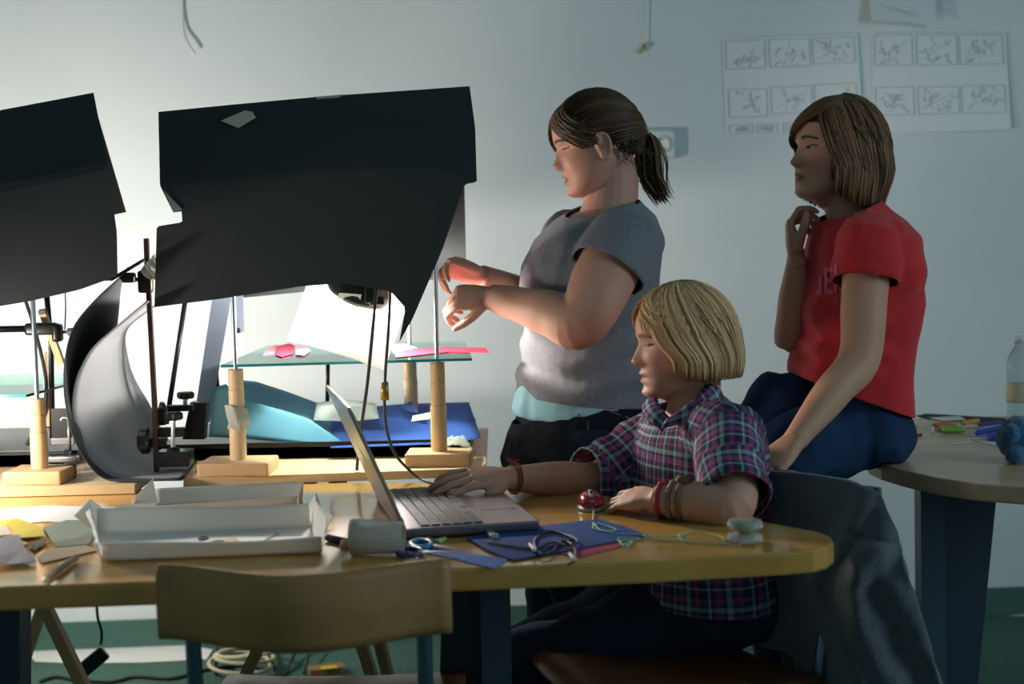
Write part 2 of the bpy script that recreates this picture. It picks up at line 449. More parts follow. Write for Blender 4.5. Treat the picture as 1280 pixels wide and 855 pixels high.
# ---- two curled cards between the rigs
def curl(label, near, far, Yn, Yf_, m):
    g = []
    for i in range(41):
        a = poly_at(near, i / 40); b = poly_at(far, i / 40); pa, pb = P(a[0], a[1], Yn), P(b[0], b[1], Yf_)
        pa.z = max(pa.z, BZ + .003); pb.z = max(pb.z, BZ + .003)
        g.append([pa.lerp(pb, k / 10) for k in range(11)])
    # smooth along the curl
    for _ in range(3):
        g = [g[0]] + [[(g[i-1][k] + g[i][k] * 2 + g[i+1][k]) / 4 for k in range(11)] for i in range(1, 40)] + [g[40]]
    o = obj('curled_card', sheet(g, .0015), m, None, True); return tag(o, label, 'card', 'curled cards between the rigs')
curl('black curled card, outer of the two between the rigs', [(157, 340), (122, 371), (90, 407), (80, 449), (79, 490), (86, 530), (97, 562), (123, 598), (150, 611), (185, 612), (228, 607)],
     [(160, 333), (151, 352), (149, 385), (146, 410), (143, 450), (146, 500), (160, 540), (185, 562), (210, 573), (230, 576), (250, 576)], 2.70, 3.02, mat('black_card_soft', '#3d4043', .7, spec=.3))
curl('grey curled card with lit inner face, inner of the two between the rigs', [(184, 376), (150, 404), (112, 437), (94, 472), (89, 505), (93, 540), (108, 570), (136, 597), (165, 605), (195, 604), (232, 602)],
     [(200, 378), (170, 400), (156, 412), (157, 435), (163, 462), (172, 482), (187, 505), (200, 535), (215, 555), (232, 566), (250, 568)], 2.725, 3.12, M_grey)

# ---- wooden stands with threaded rods
def stand(label, bx, by, bw, ptop, rtop, px_top, depth=.095, name='glass_stand', pw=.0165, BZ=BZ):
    """bx,by: pixel of the middle of the block's lower front edge; bw: block width (m); ptop/rtop: height of post and rod"""
    f = Z(bx, by, .758); f.z = BZ; c = f + V((0, depth / 2, 0))
    t = thing(name, label, 'stand', c, 'turned wooden stands holding glass')
    obj('base_block', box(c + V((0, 0, .013)), (bw, depth, .026), rotz(-.03), .004), M_block, t)
    z0 = BZ + .024; h = ptop - z0
    for k, (a, b, r) in enumerate(((0, .52, 1.0), (.52, .78, .92), (.78, 1, .90))):
        obj('post_segment', lathe([(pw * r * .97, z0 + h * a), (pw * r, z0 + h * a + .002), (pw * r, z0 + h * b - .002), (pw * r * .97, z0 + h * b)], (c.x, c.y, 0), n=24), M_beech, t, True)
    pr = []
    n = int((rtop - ptop) / .004)
    for k in range(n * 2 + 1): pr.append((.0042 if k % 2 else .0050, ptop - .004 + k * .002))
    obj('threaded_rod', lathe(pr, (c.x, c.y, 0), n=10), M_rod, t, True)
    return c
GZ = .968
cR = stand('right front wooden stand on pale block by the standing child\'s hands', 548, 584, .132, GZ - .004, P(546, 318, 2.9).z, 546, depth=.10)
cL = stand('left front wooden stand wrapped with tape, beside the black clamp base', 292, 596, .140, GZ - .004, 1.16, 290, depth=.11)
cB_ = stand('wooden stand farther back, beyond the blue sheet under the glass', 513, 547, .12, GZ - .004, 1.14, 512, BZ=BZ + .029)
cS = stand('wooden stand at far left, overlit by the second lamp', 40, 607, .112, P(24, 495, 2.76).z - .004, 1.12, 20, depth=.10)
# tape around the left post
g = []
for i in range(5):
    z = .845 + i * .0115
    g.append([V((cL.x + (.020 + .004 * math.sin(3 * a + i)) * math.cos(a), cL.y + (.020 + .004 * math.cos(2 * a + i)) * math.sin(a), z + .004 * math.sin(2 * a))) for a in np.linspace(0, 6.5, 26)])
tag(obj('tape_wrap', sheet(g, .0008), M_tape), 'crumpled translucent tape wrapped round the left wooden post', 'tape')

# ---- glass sheets
def glass(label, pts, z, group='glass sheets on the wooden stands'):
    t = thing('glass_sheet', label, 'glass', (pts[0][0], pts[0][1], z), group)
    obj('pane', prism(pts, z, z + .005), M_glass, t)
    a, b = V((*pts[0], z)), V((*pts[1], z)); n = (b - a).cross(V((0, 0, 1))).normalized()
    o = obj('polished_edge', flatpoly([a + n * .0008 + V((0, 0, 0)), b + n * .0008, b + n * .0008 + V((0, 0, .0055)), a + n * .0008 + V((0, 0, .0055))], .0012), M_glassedge, t)
    return t
gA, gB = P(276, 458, 2.80), P(590, 446, 2.845)
glass('large glass sheet across the wooden stands with pink cut-outs on it', [(gA.x, gA.y), (gB.x, gB.y), (gB.x - .03, 3.36), (gA.x - .0, 3.36)], GZ)
hA = P(33, 494, 2.765)
glass('glass sheet corner on the far left wooden stand', [(hA.x - .45, 2.78), (hA.x, 2.765), (hA.x + .03, 3.25), (hA.x - .42, 3.25)], hA.z - .004)

M_pink = mat('pink_card', '#c8405a', .7, spec=.2)
M_pink2 = mat('pale_pink_card', '#e88fa0', .7, spec=.2)
gz = GZ + .0062
def cutout(name, label, pts, z, m, cat='paper', group=None, th=.0007, lift=None):
    q = [Z(a, b, z) for a, b in pts]
    if lift: q = [p + V((0, 0, l)) for p, l in zip(q, lift)]
    return tag(obj(name, flatpoly(q, th), m), label, cat, group)
cutout('paper_strip', 'long pink card strip sticking out past the right glass edge', [(492, 437), (560, 434), (607, 434.5), (612, 441), (560, 440), (495, 447)], gz, M_pink, lift=[0, 0, .0, .0, 0, 0])
cutout('paper_strip', 'white card strip beside the pink strip on the glass', [(488, 430), (505, 429), (522, 435), (492, 441)], gz + .001, M_white)
for k, (pts, m, lb) in enumerate((([(333, 437), (345, 431), (352, 434), (347, 440), (338, 443), (329, 444)], M_pink2, 'small pale pink figure cut-out, leftmost on the glass'),
                  ([(347, 433), (362, 429), (372, 434), (366, 442), (352, 446), (344, 443)], M_pink, 'small rose figure cut-out beside the pale one on the glass'),
                  ([(368, 433), (382, 432), (388, 438), (380, 444), (370, 443)], M_pink2, 'small pink paper scrap on the glass nearest the lamp paper'))):
    cutout('figure_cutout', lb, pts, gz + .001 * k, m)

# ---- clamp lamps
def lamp(label, c, d, r, power, cords=True, bulb_power=1.0):
    """c: middle of the rim; d: direction the lamp shines"""
    d = V(d).normalized(); t = thing('clamp_lamp', label, 'lamp', c, 'clamp lamps inside the rigs')
    prof = [(.012, -.10), (.022, -.098), (.024, -.07), (.04, -.06), (r * .8, -.035), (r * .97, -.008), (r, .0)]
    prof2 = [(r * .93, 0), (r * .75, -.03), (.035, -.052), (.004, -.055)]
    obj('shade', lathe(prof + prof2, c, d, 32), M_metal_black, t, True)
    obj('bulb', lathe([(.004, -.045), (.012, -.04), (.02, -.02), (.024, -.005), (.018, .012), (.004, .018)], c, d, 16), mat('bulb_glow', '#ffffff', emit='#fff2dc', estr=30.0), t, True)
    L = bpy.data.lights.new('lamp_light', 'POINT'); L.energy = power; L.color = (1, .93, .84); L.shadow_soft_size = .045
    o = bpy.data.objects.new('lamp_light', L); COL.objects.link(o); attach(o, t); o.location = V(c) + d * .022 - t.location
    return t
LC = P(448, 366, 2.98)
lt = lamp('black clamp lamp hanging under the large hood with a white paper shade', LC, (-.38, .34, -.86), .068, 44.0)
obj('tape_patch', flatpoly([P(424, 366, 2.915), P(452, 368, 2.915), P(447, 391, 2.925), P(418, 384, 2.925)], .0008), M_tape, lt)
obj('bracket', merge(box(P(462, 368, 2.905), (.02, .02, .035), rotz(.2), .003), box(P(471, 376, 2.905), (.03, .012, .018), rotz(.2), .003),
    tube([P(462, 366, 2.905), P(455, 330, 2.93)], .006, 8)), M_knob, lt)
lp = coons([(383, 357, 3.08), (420, 350, 3.12), (470, 350, 3.12), (497, 360, 3.08)], [(497, 360, 3.08), (507, 385, 2.98), (497, 418, 2.86), (480, 463, 2.775)],
           [(358, 425, 2.79), (400, 436, 2.79), (440, 448, 2.785), (480, 463, 2.775)], [(383, 357, 3.08), (372, 390, 2.96), (358, 425, 2.79)], 16, 14)
tag(obj('lamp_paper', sheet(lp, .0006), M_glow), 'white paper hung round the black lamp, glowing', 'paper')
LC2 = P(-115, 438, 3.26)
lamp('second clamp lamp just beyond the left edge, lighting the wall', LC2, (.60, .55, -.05), .06, 44.0)
LC3 = P(-190, 500, 2.50)  # unseen extra lamp, added to brighten the left end of the table
lamp('added third clamp lamp, unseen beyond the left edge, lighting the papers on the table', LC3, (.35, -.02, -.94), .06, 14.0)
M_cord = mat('grey_cord', '#4a4746', .5)
tag(obj('power_lead', cable([P(471, 362, 2.90), P(469, 380, 2.84), P(466, 410, 2.765), P(459, 480, 2.755), P(449, 552, 2.79), Z(446, 588, BZ + .003)], .0034), M_cord, None, True), 'dark lamp cord hanging behind the laptop lid, left of two', 'cord', 'lamp cords')
t = thing('power_lead', 'lamp cord with brass inline connector hanging in front of the blue sheet', 'cord', P(525, 600, 2.7), 'lamp cords')
obj('cord', cable([P(488, 362, 2.88), P(487, 385, 2.82), P(485, 420, 2.755), P(481, 480, 2.75), P(482, 530, 2.75), P(493, 566, 2.755), Z(512, 588, BZ + .004), Z(528, 600, TZ + .004), Z(545, 604, TZ + .004)], .0030), M_cord, t, True)
obj('connector', tube([P(481, 477, 2.75), P(481, 500, 2.75)], [(.007, .005), (.0085, .005)], 10), mat('brass', '#b99a4a', .35, .7), t, True)

# ---- black base tray, clamps and bars of the large rig
def base_tray(label, x0, x1, y0, y1):
    t = thing('base_tray', label, 'tray', ((x0 + x1) / 2, y0, BZ), 'black base trays')
    obj('panel', box(((x0 + x1) / 2, (y0 + y1) / 2, BZ + .014), (x1 - x0, y1 - y0, .026), None, .002), M_metal_black, t)
    obj('rim', box(((x0 + x1) / 2, y0 + .004, BZ + .018), (x1 - x0, .008, .034), None, .002), M_knob, t)
    return t
base_tray('black base tray under the blue sheets', px_at(198, 2.98), px_at(592, 2.98), 2.97, 3.40)
base_tray('black base tray at the far left behind the overlit stand', px_at(-150, 2.95), px_at(97, 2.95), 2.93, 3.38)

def knob(c, axis, r=.017, h=.016, n=10):
    ax = V(axis).normalized(); u, v = frame(ax); vs = []
    rings = []
    for hh, s in ((0, .8), (.2, 1), (.8, 1), (1, .8)):
        rings.append((V(c) + ax * h * (hh - .5), s))
    vs, fs = [], []
    m = 24
    for cc, s in rings:
        for j in range(m):
            a = 2 * math.pi * j / m; rr = r * s * (1 + .10 * math.cos(6 * a)); vs.append(cc + u * rr * math.cos(a) + v * rr * math.sin(a))
    for i in range(3):
        for j in range(m): fs.append((i * m + j, i * m + (j + 1) % m, (i + 1) * m + (j + 1) % m, (i + 1) * m + j))
    fs += [tuple(range(m))[::-1], tuple(range(3 * m, 4 * m))]
    return vs, fs
t = thing('clamp_stand', 'dark upright bar with black screw clamps beside the curled grey card', 'stand', Z(200, 590, BZ))
M_bar = mat('dark_bronze_bar', '#3a2b24', .4, .3)
obj('upright_bar', tube([P(183, 298, 2.80), P(184, 330, 2.80), P(189, 420, 2.80), P(193, 500, 2.80), P(196, 592, 2.80)], [(.0065, .0065)] * 5, 4, ref=V((1, 1, 0))), M_bar, t)
obj('clamp_block', box(P(182, 352, 2.792), (.028, .024, .044), None, .006), M_bar, t, True)
obj('lower_block', box(P(219, 572, 2.815), (.066, .05, .03), None, .002), M_knob, t)
obj('bracket', box(P(214, 540, 2.82), (.05, .022, .018), None, .002), M_metal_black, t)
obj('bracket', box(P(198, 553, 2.81), (.03, .02, .016), None, .002), M_metal_black, t)
obj('bracket', merge(box(P(203, 520, 2.84), (.016, .03, .035), None, .002), box(P(226, 510, 2.85), (.05, .02, .012), None, .002)), M_metal_black, t)
k = obj('knob', knob(P(181, 551, 2.80), (1, 0, 0), .024, .022), M_knob, t)
k = obj('knob', knob(P(217, 520, 2.81), (0, 0, 1), .017, .016), M_knob, t); obj('screw', tube([P(217, 522, 2.81), P(216, 562, 2.81)], .0045, 8), M_rod, k)
k = obj('knob', knob(P(232, 494, 2.86), (0, 0, 1), .016, .014), M_knob, t); obj('screw', tube([P(232, 496, 2.86), P(231, 512, 2.86)], .0045, 8), M_rod, k)
obj('knob', knob(P(203, 516, 2.835), (1, 0, 0), .02, .012), M_knob, t)
obj('foot_pad', lathe([(.013, 0), (.013, .006), (.006, .010)], P(217, 565, 2.81), n=14), M_knob, t)
obj('angle_plate', flatpoly([P(240, 502, 2.9), P(260, 503, 2.9), P(257, 548, 2.9), P(230, 548, 2.9)], .03), M_metal_black, t)
g = coons([(179, 333, 2.782), (193, 318, 2.775), (198, 313, 2.78)], [(198, 313, 2.78), (196, 326, 2.775), (204, 342, 2.782), (203, 350, 2.79)], [(182, 346, 2.78), (190, 350, 2.776), (203, 350, 2.79)], [(179, 333, 2.782), (176, 340, 2.78), (182, 346, 2.78)], 10, 10)
for r in g:
    for p in r: p.y += .006 * math.sin(p.x * 300 + p.z * 200)
tag(obj('tissue_tape', sheet(g, .0008), M_tape), 'torn white tape bunched on top of the dark upright bar', 'tape')
t = thing('spring_clip', 'black spring clip between the far left hood and the upright bar', 'clip', P(150, 346, 2.76))
obj('jaw', merge(box(P(135, 344, 2.735), (.02, .02, .022), None, .006), box(P(161, 347, 2.77), (.026, .02, .02), None, .005), tube([P(150, 347, 2.77), P(178, 350, 2.79)], .004, 8), tube([P(138, 350, 2.74), P(180, 325, 2.79)], .0035, 8)), M_knob, t)
obj('screw', tube([P(133, 341, 2.722), P(138, 337, 2.722), P(140, 342, 2.722)], .003, 8), M_rod, t)

M_slat = mat('blue_grey_metal', '#8f9bb0', .35, .35)
t = thing('light_frame', 'blue-grey slanting metal slat with black tubes under the large hood', 'frame', (P(250, 520, 3.05).x, 3.05, BZ))
zf = BZ + .03
obj('slat', flatpoly([P(272, 330, 3.06), P(297, 330, 3.06), P(262, 528, 3.0), P(242, 528, 3.0)], .004), M_slat, t)
obj('tube', tube([P(237, 340, 3.10), P(208, 530, 3.02)], .0055, 8), M_metal_black, t, True)
obj('tube', cable([P(287, 340, 3.08), P(277, 400, 3.07), P(270, 455, 3.06), P(272, 490, 3.05), P(280, 540, 3.03)], .006), M_metal_black, t, True)
obj('hanging_plate', box(P(297, 352, 3.24), (.022, .006, .23)), M_slat, t)
obj('plate_foot', box(P(297, 413, 3.24), (.014, .012, .012), None, .002), M_knob, t)
obj('tube', tube([P(410, 440, 3.34), P(409, 515, 3.34)], .005, 8), M_metal_black, t, True)

# ---- blue sheets on the tray
M_cyan = mat('cyan_blue_card', '#649cb8', .75, spec=.2, color2='#76aac4', scale=2.5)
M_blue = mat('royal_blue_card', '#3f5fae', .75, spec=.2)
a = [(261, 546, 3.0), (300, 548, 3.0), (360, 553, 3.0), (428, 558, 3.0)]
b = [(267, 485, 2.99), (283, 480, 3.0), (301, 499, 3.02), (350, 512, 3.03), (387, 524, 3.03), (428, 553, 3.01)]
c = [(295, 478, 3.28), (301, 475, 3.3), (320, 477, 3.32), (360, 490, 3.34), (395, 503, 3.35), (440, 520, 3.35)]
g = []
for i in range(8): g.append([P(*(poly_at(a, s) * (1 - i / 7) + poly_at(b, s) * (i / 7))) for s in np.linspace(0, 1, 24)])
for i in range(1, 9):
    g.append([P(*(poly_at(b, s) * (1 - i / 8) + poly_at(c, s) * (i / 8))) - V((0, 0, .02 * math.sin(math.pi * i / 8))) for s in np.linspace(0, 1, 24)])
tag(obj('curled_sheet', sheet(g, .0009), M_cyan, None, True), 'curled cyan-blue paper sheet on the black tray behind the left stand', 'paper')
g = coons([(415, 514, 3.36), (470, 508, 3.36), (505, 505, 3.36), (586, 503, 3.36)], [(586, 503, 3.36), (592, 520, 3.2), (601, 547, 2.95)],
          [(412, 560, 2.95), (500, 557, 2.95), (570, 554, 2.95), (601, 547, 2.95)], [(415, 514, 3.36), (413, 560, 2.95)], 20, 12)
tag(obj('blue_sheet', sheet(g, .0009), M_blue, None, True), 'royal blue paper sheet lying on the black tray under the glass', 'paper')
tag(obj('blue_flap', flatpoly([P(497, 507, 3.20), P(516, 502, 3.22), P(523, 516, 3.12), P(512, 514, 3.15)], .0008), mat('navy_card', '#26386f', .75)), 'folded navy blue paper corner by the rear wooden stand', 'paper')
g = coons([(396, 503, 3.19), (440, 500, 3.19), (470, 505, 3.19)], [(470, 505, 3.19), (474, 523, 3.1)], [(392, 525, 3.1), (440, 527, 3.1), (474, 523, 3.1)], [(396, 503, 3.19), (392, 525, 3.1)], 8, 4)
tag(obj('white_sheet', sheet(g, .0008), M_white, None, True), 'small white paper under the lamp on the blue sheet', 'paper')
g = coons([(560, 547, 2.93), (575, 544, 2.95), (580, 546, 2.95)], [(580, 546, 2.95), (592, 562, 2.90)], [(556, 558, 2.90), (570, 556, 2.90), (592, 562, 2.90)], [(560, 547, 2.93), (556, 558, 2.90)], 8, 5)
for r in g:
    for p in r: p.z += .004 * math.sin(p.x * 400) * math.cos(p.y * 200)
tag(obj('plastic_wrap', sheet(g, .0006), M_tape, None, True), 'crumpled clear wrap behind the right wooden stand block', 'wrap')
g = coons([(516, 520, 2.99), (540, 515, 3.0)], [(540, 515, 3.0), (541, 524, 2.98)], [(514, 527, 2.97), (541, 524, 2.98)], [(516, 520, 2.99), (514, 527, 2.97)], 5, 3)
tag(obj('plastic_wrap', sheet(g, .0006), M_white, None, True), 'small white scrap on the blue sheet left of right post', 'wrap')

# ---- clamps at the far left
t = thing('boom_clamp', 'black clamp arm reaching in from the left edge with a grey tip', 'clamp', P(-30, 414, 2.82))
obj('arm', tube([P(-140, 414, 2.83), P(32, 411, 2.82)], .0065, 10), M_metal_black, t, True)
obj('clamp_body', box(P(52, 411, 2.815), (.062, .026, .024), None, .006), M_knob, t, True)
obj('clamp_end', box(P(72, 416, 2.815), (.018, .03, .036), None, .007), M_knob, t, True)
obj('tip', tube([P(78, 415, 2.815), P(84, 415, 2.815), P(85, 415, 2.815), P(97, 414, 2.815)], [.003, .003, .0075, .0075], 10), mat('grey_tip', '#5b5d60', .4), t, True)
t = thing('wooden_stick', 'square pine stick held in the far left clamp arm', 'stick', P(60, 530, 2.9))
obj('stick', tube([P(54, 392, 2.835), P(77, 455, 2.86)], [(.009, .009)] * 2, 4, ref=V((1, 1, 0))), M_beech, t)
obj('painted_tip', tube([P(52.5, 387, 2.833), P(54, 392, 2.835)], [(.0095, .0095)] * 2, 4, ref=V((1, 1, 0))), M_bar, t)
tag(obj('wooden_stick', tube([P(62, 440, 3.05), P(61, 534, 3.0)], [(.011, .011)] * 2, 4, ref=V((1, 1, 0))), M_beech), 'upright pine stick behind the far left stand', 'stick')
tag(obj('bent_strap', cable([P(28, 365, 3.0), P(44, 415, 3.0), P(55, 460, 3.0), P(58, 490, 3.0), P(52, 520, 2.99), P(34, 556, 2.96)], .0045), mat('dark_strap', '#3b3a32', .6), None, True), 'bent dark strap curving down at far left', 'strap')
tag(obj('green_wire', cable([P(81, 362, 2.9), P(82, 385, 2.9), P(81, 412, 2.86)], .0015), mat('green_wire', '#1e6a48', .5), None, True), 'thin green wire hanging below the far left hood', 'wire')
tag(obj('black_strut', tube([P(52, 300, 2.97), P(63, 420, 2.95), P(66, 556, 2.95)], .006, 8), M_metal_black, None, True), 'thin black strut behind the pine stick under the far left hood', 'strut')
t = thing('screw_clamp', 'small black clamp with steel screws left of the curled card', 'clamp', P(85, 590, 2.82))
obj('plate', box(P(77, 531, 2.92), (.04, .006, .068)), M_metal_black, t)
obj('arm', box(P(80, 551, 2.86), (.048, .022, .014), None, .002), mat('grey_steel', '#8a8a88', .35, .6), t)
obj('screw', tube([P(86, 522, 2.85), P(87, 566, 2.85)], .004, 8), M_rod, t, True)
obj('hook', cable([P(76, 526, 2.85), P(79, 522, 2.85), P(88, 524, 2.85), P(86, 532, 2.85)], .0035, 5), M_rod, t, True)
obj('knob', knob(P(88, 565, 2.85), (0, 0, 1), .012, .009), M_knob, t)
obj('lip', box(P(78, 574, 2.82), (.065, .02, .012), None, .003), M_rod, t)
for k in range(4): obj('spring_coil', lathe([(.012, 0), (.014, .003), (.012, .006)], P(87, 597, 2.78) + V((0, 0, .0 + k * .007)), n=16), M_metal_black, t, True)
# ------------------------------------------------------------------ laptop
M_alu = mat('brown_grey_aluminium', '#8d8187', .32, .75)
M_lidm = mat('lid_metal', '#9a8f88', .28, .8)
M_key = mat('keycap', '#4b4648', .5)
M_lapblk = mat('laptop_black', '#18181a', .35)
M_screen = mat('screen_glass', '#2a2c30', .12)
A = Z(506, 672, TZ + .006); B = Z(676, 661, TZ + .006)
e1 = (B - A).normalized(); e1.z = 0; e1.normalize(); e2 = V((-e1.y, e1.x, 0)); up = V((0, 0, 1))
LD, LW = (B - A).length, .375
def LP(a, b, c): return A + e1 * a + e2 * b + up * c
t = thing('laptop', 'open brown-grey laptop with its screen edge to the camera, hand on its keys', 'laptop', (A.x, A.y, TZ))
RB = Matrix((e1, e2, up)).transposed()
obj('base', box(LP(LD / 2, LW / 2, .006), (LD, LW, .014), RB, .004), M_alu, t)
obj('underside', box(LP(LD / 2, LW / 2, -.003), (LD * .97, LW * .98, .006), RB, .002), M_lapblk, t)
kb = obj('keyboard_well', box(LP(LD * .36, LW / 2, .0131), (LD * .47, LW * .93, .0008), RB), mat('key_well', '#6d6468', .5), t)
kd = box((0, 0, 0), (.0138, .0182, .0022), RB, .0008, 1)
km = bpy.data.meshes.new('key'); km.from_pydata([tuple(v) for v in kd[0]], [], kd[1]); km.materials.append(M_key)
for r in range(6):
    for c in range(17):
        if r == 5 and 4 <= c <= 8 and c != 6: continue
        k = obj('key', km, None, kb)
        k.location = LP(LD * .16 + r * .0170, LW * .06 + c * .0207, .0146)
        if r == 5 and c == 6: k.scale = (1, 1, 1)
sp = obj('key', box(LP(LD * .16 + 5 * .0170, LW * .06 + 6 * .0207, .0146), (.0138, .098, .0022), RB, .0008, 1), M_key, kb)
obj('touchpad', box(LP(LD * .80, LW * .45, .0131), (LD * .27, .10, .0008), RB), mat('touchpad', '#80757b', .4, .5), t)
th = math.radians(23)
ld = (-e1 * math.sin(th) + up * math.cos(th)); ln = (e1 * math.cos(th) + up * math.sin(th)); LH = .215
RL = Matrix((ld, e2, ln)).transposed()
hb = LP(.002, LW / 2, .010)
obj('lid', box(hb + ld * LH / 2, (LH, LW, .006), RL, .003), M_lidm, t)
obj('screen', box(hb + ld * (LH / 2) + ln * .0035, (LH * .9, LW * .93, .001), RL), M_screen, t)
obj('bezel', box(hb + ld * .004 + ln * .002, (.008, LW * .7, .010), RL, .002), M_lapblk, t)
lg = obj('logo', lathe([(.012, 0), (.012, .0008)], hb + ld * LH * .5 - ln * .0036, -ln, 24), mat('logo_silver', '#d0ccc6', .2, .9), t)
obj('usb_plug', merge(box(LP(LD * .62, -.012, -.001), (.012, .024, .007), RB, .002), box(LP(LD * .62, -.03, -.001), (.016, .016, .009), RB, .003)), mat('grey_plug', '#9a9a98', .4), t)

# ------------------------------------------------------------------ mouse, cards, cords near the child's hands
mc = Z(740, 640, TZ)
t = thing('computer_mouse', 'red and silver computer mouse at the blond child\'s fingers', 'mouse', mc)
def mouse_shape(sx, sy, sz, z0, c):
    vs, fs = [], []; m, n = 9, 24
    for i in range(m):
        ph = i / (m - 1) * math.pi / 2; r = math.cos(ph) ** .7 if i < m - 1 else .001
        for j in range(n):
            a = 2 * math.pi * j / n
            vs.append(V(c) + V((sx * r * math.cos(a), sy * r * math.sin(a), z0 + sz * math.sin(ph))))
    for i in range(m - 1):
        for j in range(n): fs.append((i * n + j, i * n + (j + 1) % n, (i + 1) * n + (j + 1) % n, (i + 1) * n + j))
    fs += [tuple(range(n))[::-1], tuple(range((m - 1) * n, m * n))]
    return vs, fs
mcc = mc + V((0, .035, 0))
obj('skirt', mouse_shape(.0245, .042, .012, .001, mcc), mat('silver_plastic', '#b9b4b4', .3, .4), t, True)
obj('shell', mouse_shape(.0235, .041, .022, .008, mcc), mat('red_plastic', '#a31624', .2, coat=.5), t, True)
obj('stripe', tube([mcc + V((0, -.0375 + k * .0108, .0085 + .0226 * math.sqrt(max(0.02, 1 - ((-.0375 + k * .0108) / .041) ** 2)))) for k in range(5)], [(.0012, .0042)] * 5, 8, ref=V((0, 0, 1))), mat('silver_plastic'), t)
obj('wheel', lathe([(.0035, -.0022), (.0042, 0), (.0035, .0022)], mcc + V((0, -.014, .0292)), (1, 0, 0), 14), M_knob, t)
obj('cord', cable([mcc + V((0, -.041, .008)), mcc + V((.002, -.052, .004)), Z(741, 652, TZ + .002), Z(742, 657, TZ + .004)], .0015), mat('beige_cord', '#c9bfae', .5), t, True)

M_blue2 = mat('dark_blue_card', '#2b4a86', .75, spec=.2)
M_rose = mat('rose_card', '#b04a5c', .75, spec=.2)
M_lblue = mat('light_blue_card', '#5d7fc0', .75, spec=.2)
g = coons([(580, 671, 0), (660, 661, 0), (748, 649, 0)], [(748, 649, 0), (780, 659, 0), (811, 668, 0)], [(641, 700, 0), (720, 685, 0), (811, 668, 0)], [(580, 671, 0), (610, 687, 0), (641, 700, 0)], 10, 6) if False else None
def card(label, pts, z, m, lift=None, name='coloured_card', th=.0009): return cutout(name, label, pts, z, m, 'card', 'coloured cards by the laptop', th, lift)
card('rose card partly under the dark blue card by the laptop', [(660, 661), (690, 653), (725, 661), (806, 669), (770, 685), (722, 697), (700, 692)], TZ + .001, M_rose)
card('dark blue card with black earphone cord lying on it', [(583, 672), (640, 662), (748, 649), (780, 658), (811, 669), (720, 686), (641, 700), (610, 688)], TZ + .003, M_blue2)
card('narrow lighter blue card strip at table edge by the chair back', [(490, 683), (520, 680), (560, 688), (636, 699), (618, 711), (560, 697)], TZ + .001, M_lblue)
t = thing('earphones', 'black tangled earphone cord on the dark blue card', 'earphones', Z(690, 685, TZ), None)
M_ear = mat('black_cord', '#121214', .45)
obj('cord', cable([Z(a, b, TZ + .006) for a, b in ((610, 678), (640, 683), (668, 686), (700, 680), (716, 672), (700, 667), (678, 668), (668, 678), (676, 692), (690, 690), (704, 676), (718, 684), (719, 698), (712, 705), (708, 700))], .0018), M_ear, t, True)
obj('cord', cable([Z(a, b, TZ + .008) for a, b in ((668, 688), (690, 678), (712, 682), (722, 676), (706, 668), (690, 664), (676, 666))], .0016), M_ear, t, True)
for a, b in ((662, 680), (712, 692)): obj('earbud', tube([Z(a, b, TZ + .008), Z(a + 6, b + 7, TZ + .010)], [.0025, .0035], 8, dome=True), mat('white_plastic', '#d8d8d4', .4), t, True)
M_yarn = mat('mint_yarn', '#9fc4a0', .8)
tag(obj('yarn', cable([Z(a, b, TZ + .0055) for a, b in ((742, 654), (752, 663), (770, 662), (748, 655), (742, 660), (770, 667), (800, 668), (812, 671), (840, 670), (846, 668))], .0012), M_yarn, None, True), 'loose mint yarn loop at right corner of dark blue card', 'yarn', 'loose mint yarn')
tag(obj('yarn', cable([Z(a, b, TZ + .003) for a, b in ((800, 674), (776, 676), (782, 683), (790, 676), (778, 680), (775, 672), (815, 674), (860, 677), (905, 680), (925, 682))], .0013), M_yarn, None, True), 'mint yarn running from the card to the clear yo-yo', 'yarn', 'loose mint yarn')
tag(obj('yarn', cable([Z(a, b, TZ + .003) for a, b in ((846, 668), (852, 671), (850, 667), (870, 665), (900, 671), (903, 677), (880, 679), (855, 675), (848, 669))], .0012), M_yarn, None, True), 'round mint yarn loop lying between card and clear yo-yo', 'yarn', 'loose mint yarn')
yc = Z(935, 683, TZ) + V((0, .026, 0))
t = thing('toy_spool', 'clear plastic yo-yo with green core near the rounded table end', 'toy', yc)
M_clear = mat('clear_plastic', '#e8ebe6', .08, trans=.75, ior=1.3)
obj('lower_disc', lathe([(.018, .001), (.026, .003), (.0275, .008), (.026, .014), (.012, .016)], yc, n=28), M_clear, t, True)
obj('upper_disc', lathe([(.012, .021), (.026, .023), (.0275, .029), (.025, .035), (.012, .036)], yc, n=28), M_clear, t, True)
obj('core', lathe([(.011, .012), (.011, .026), (.022, .030), (.020, .034)], yc, n=20), mat('green_core', '#a3b58c', .6), t, True)
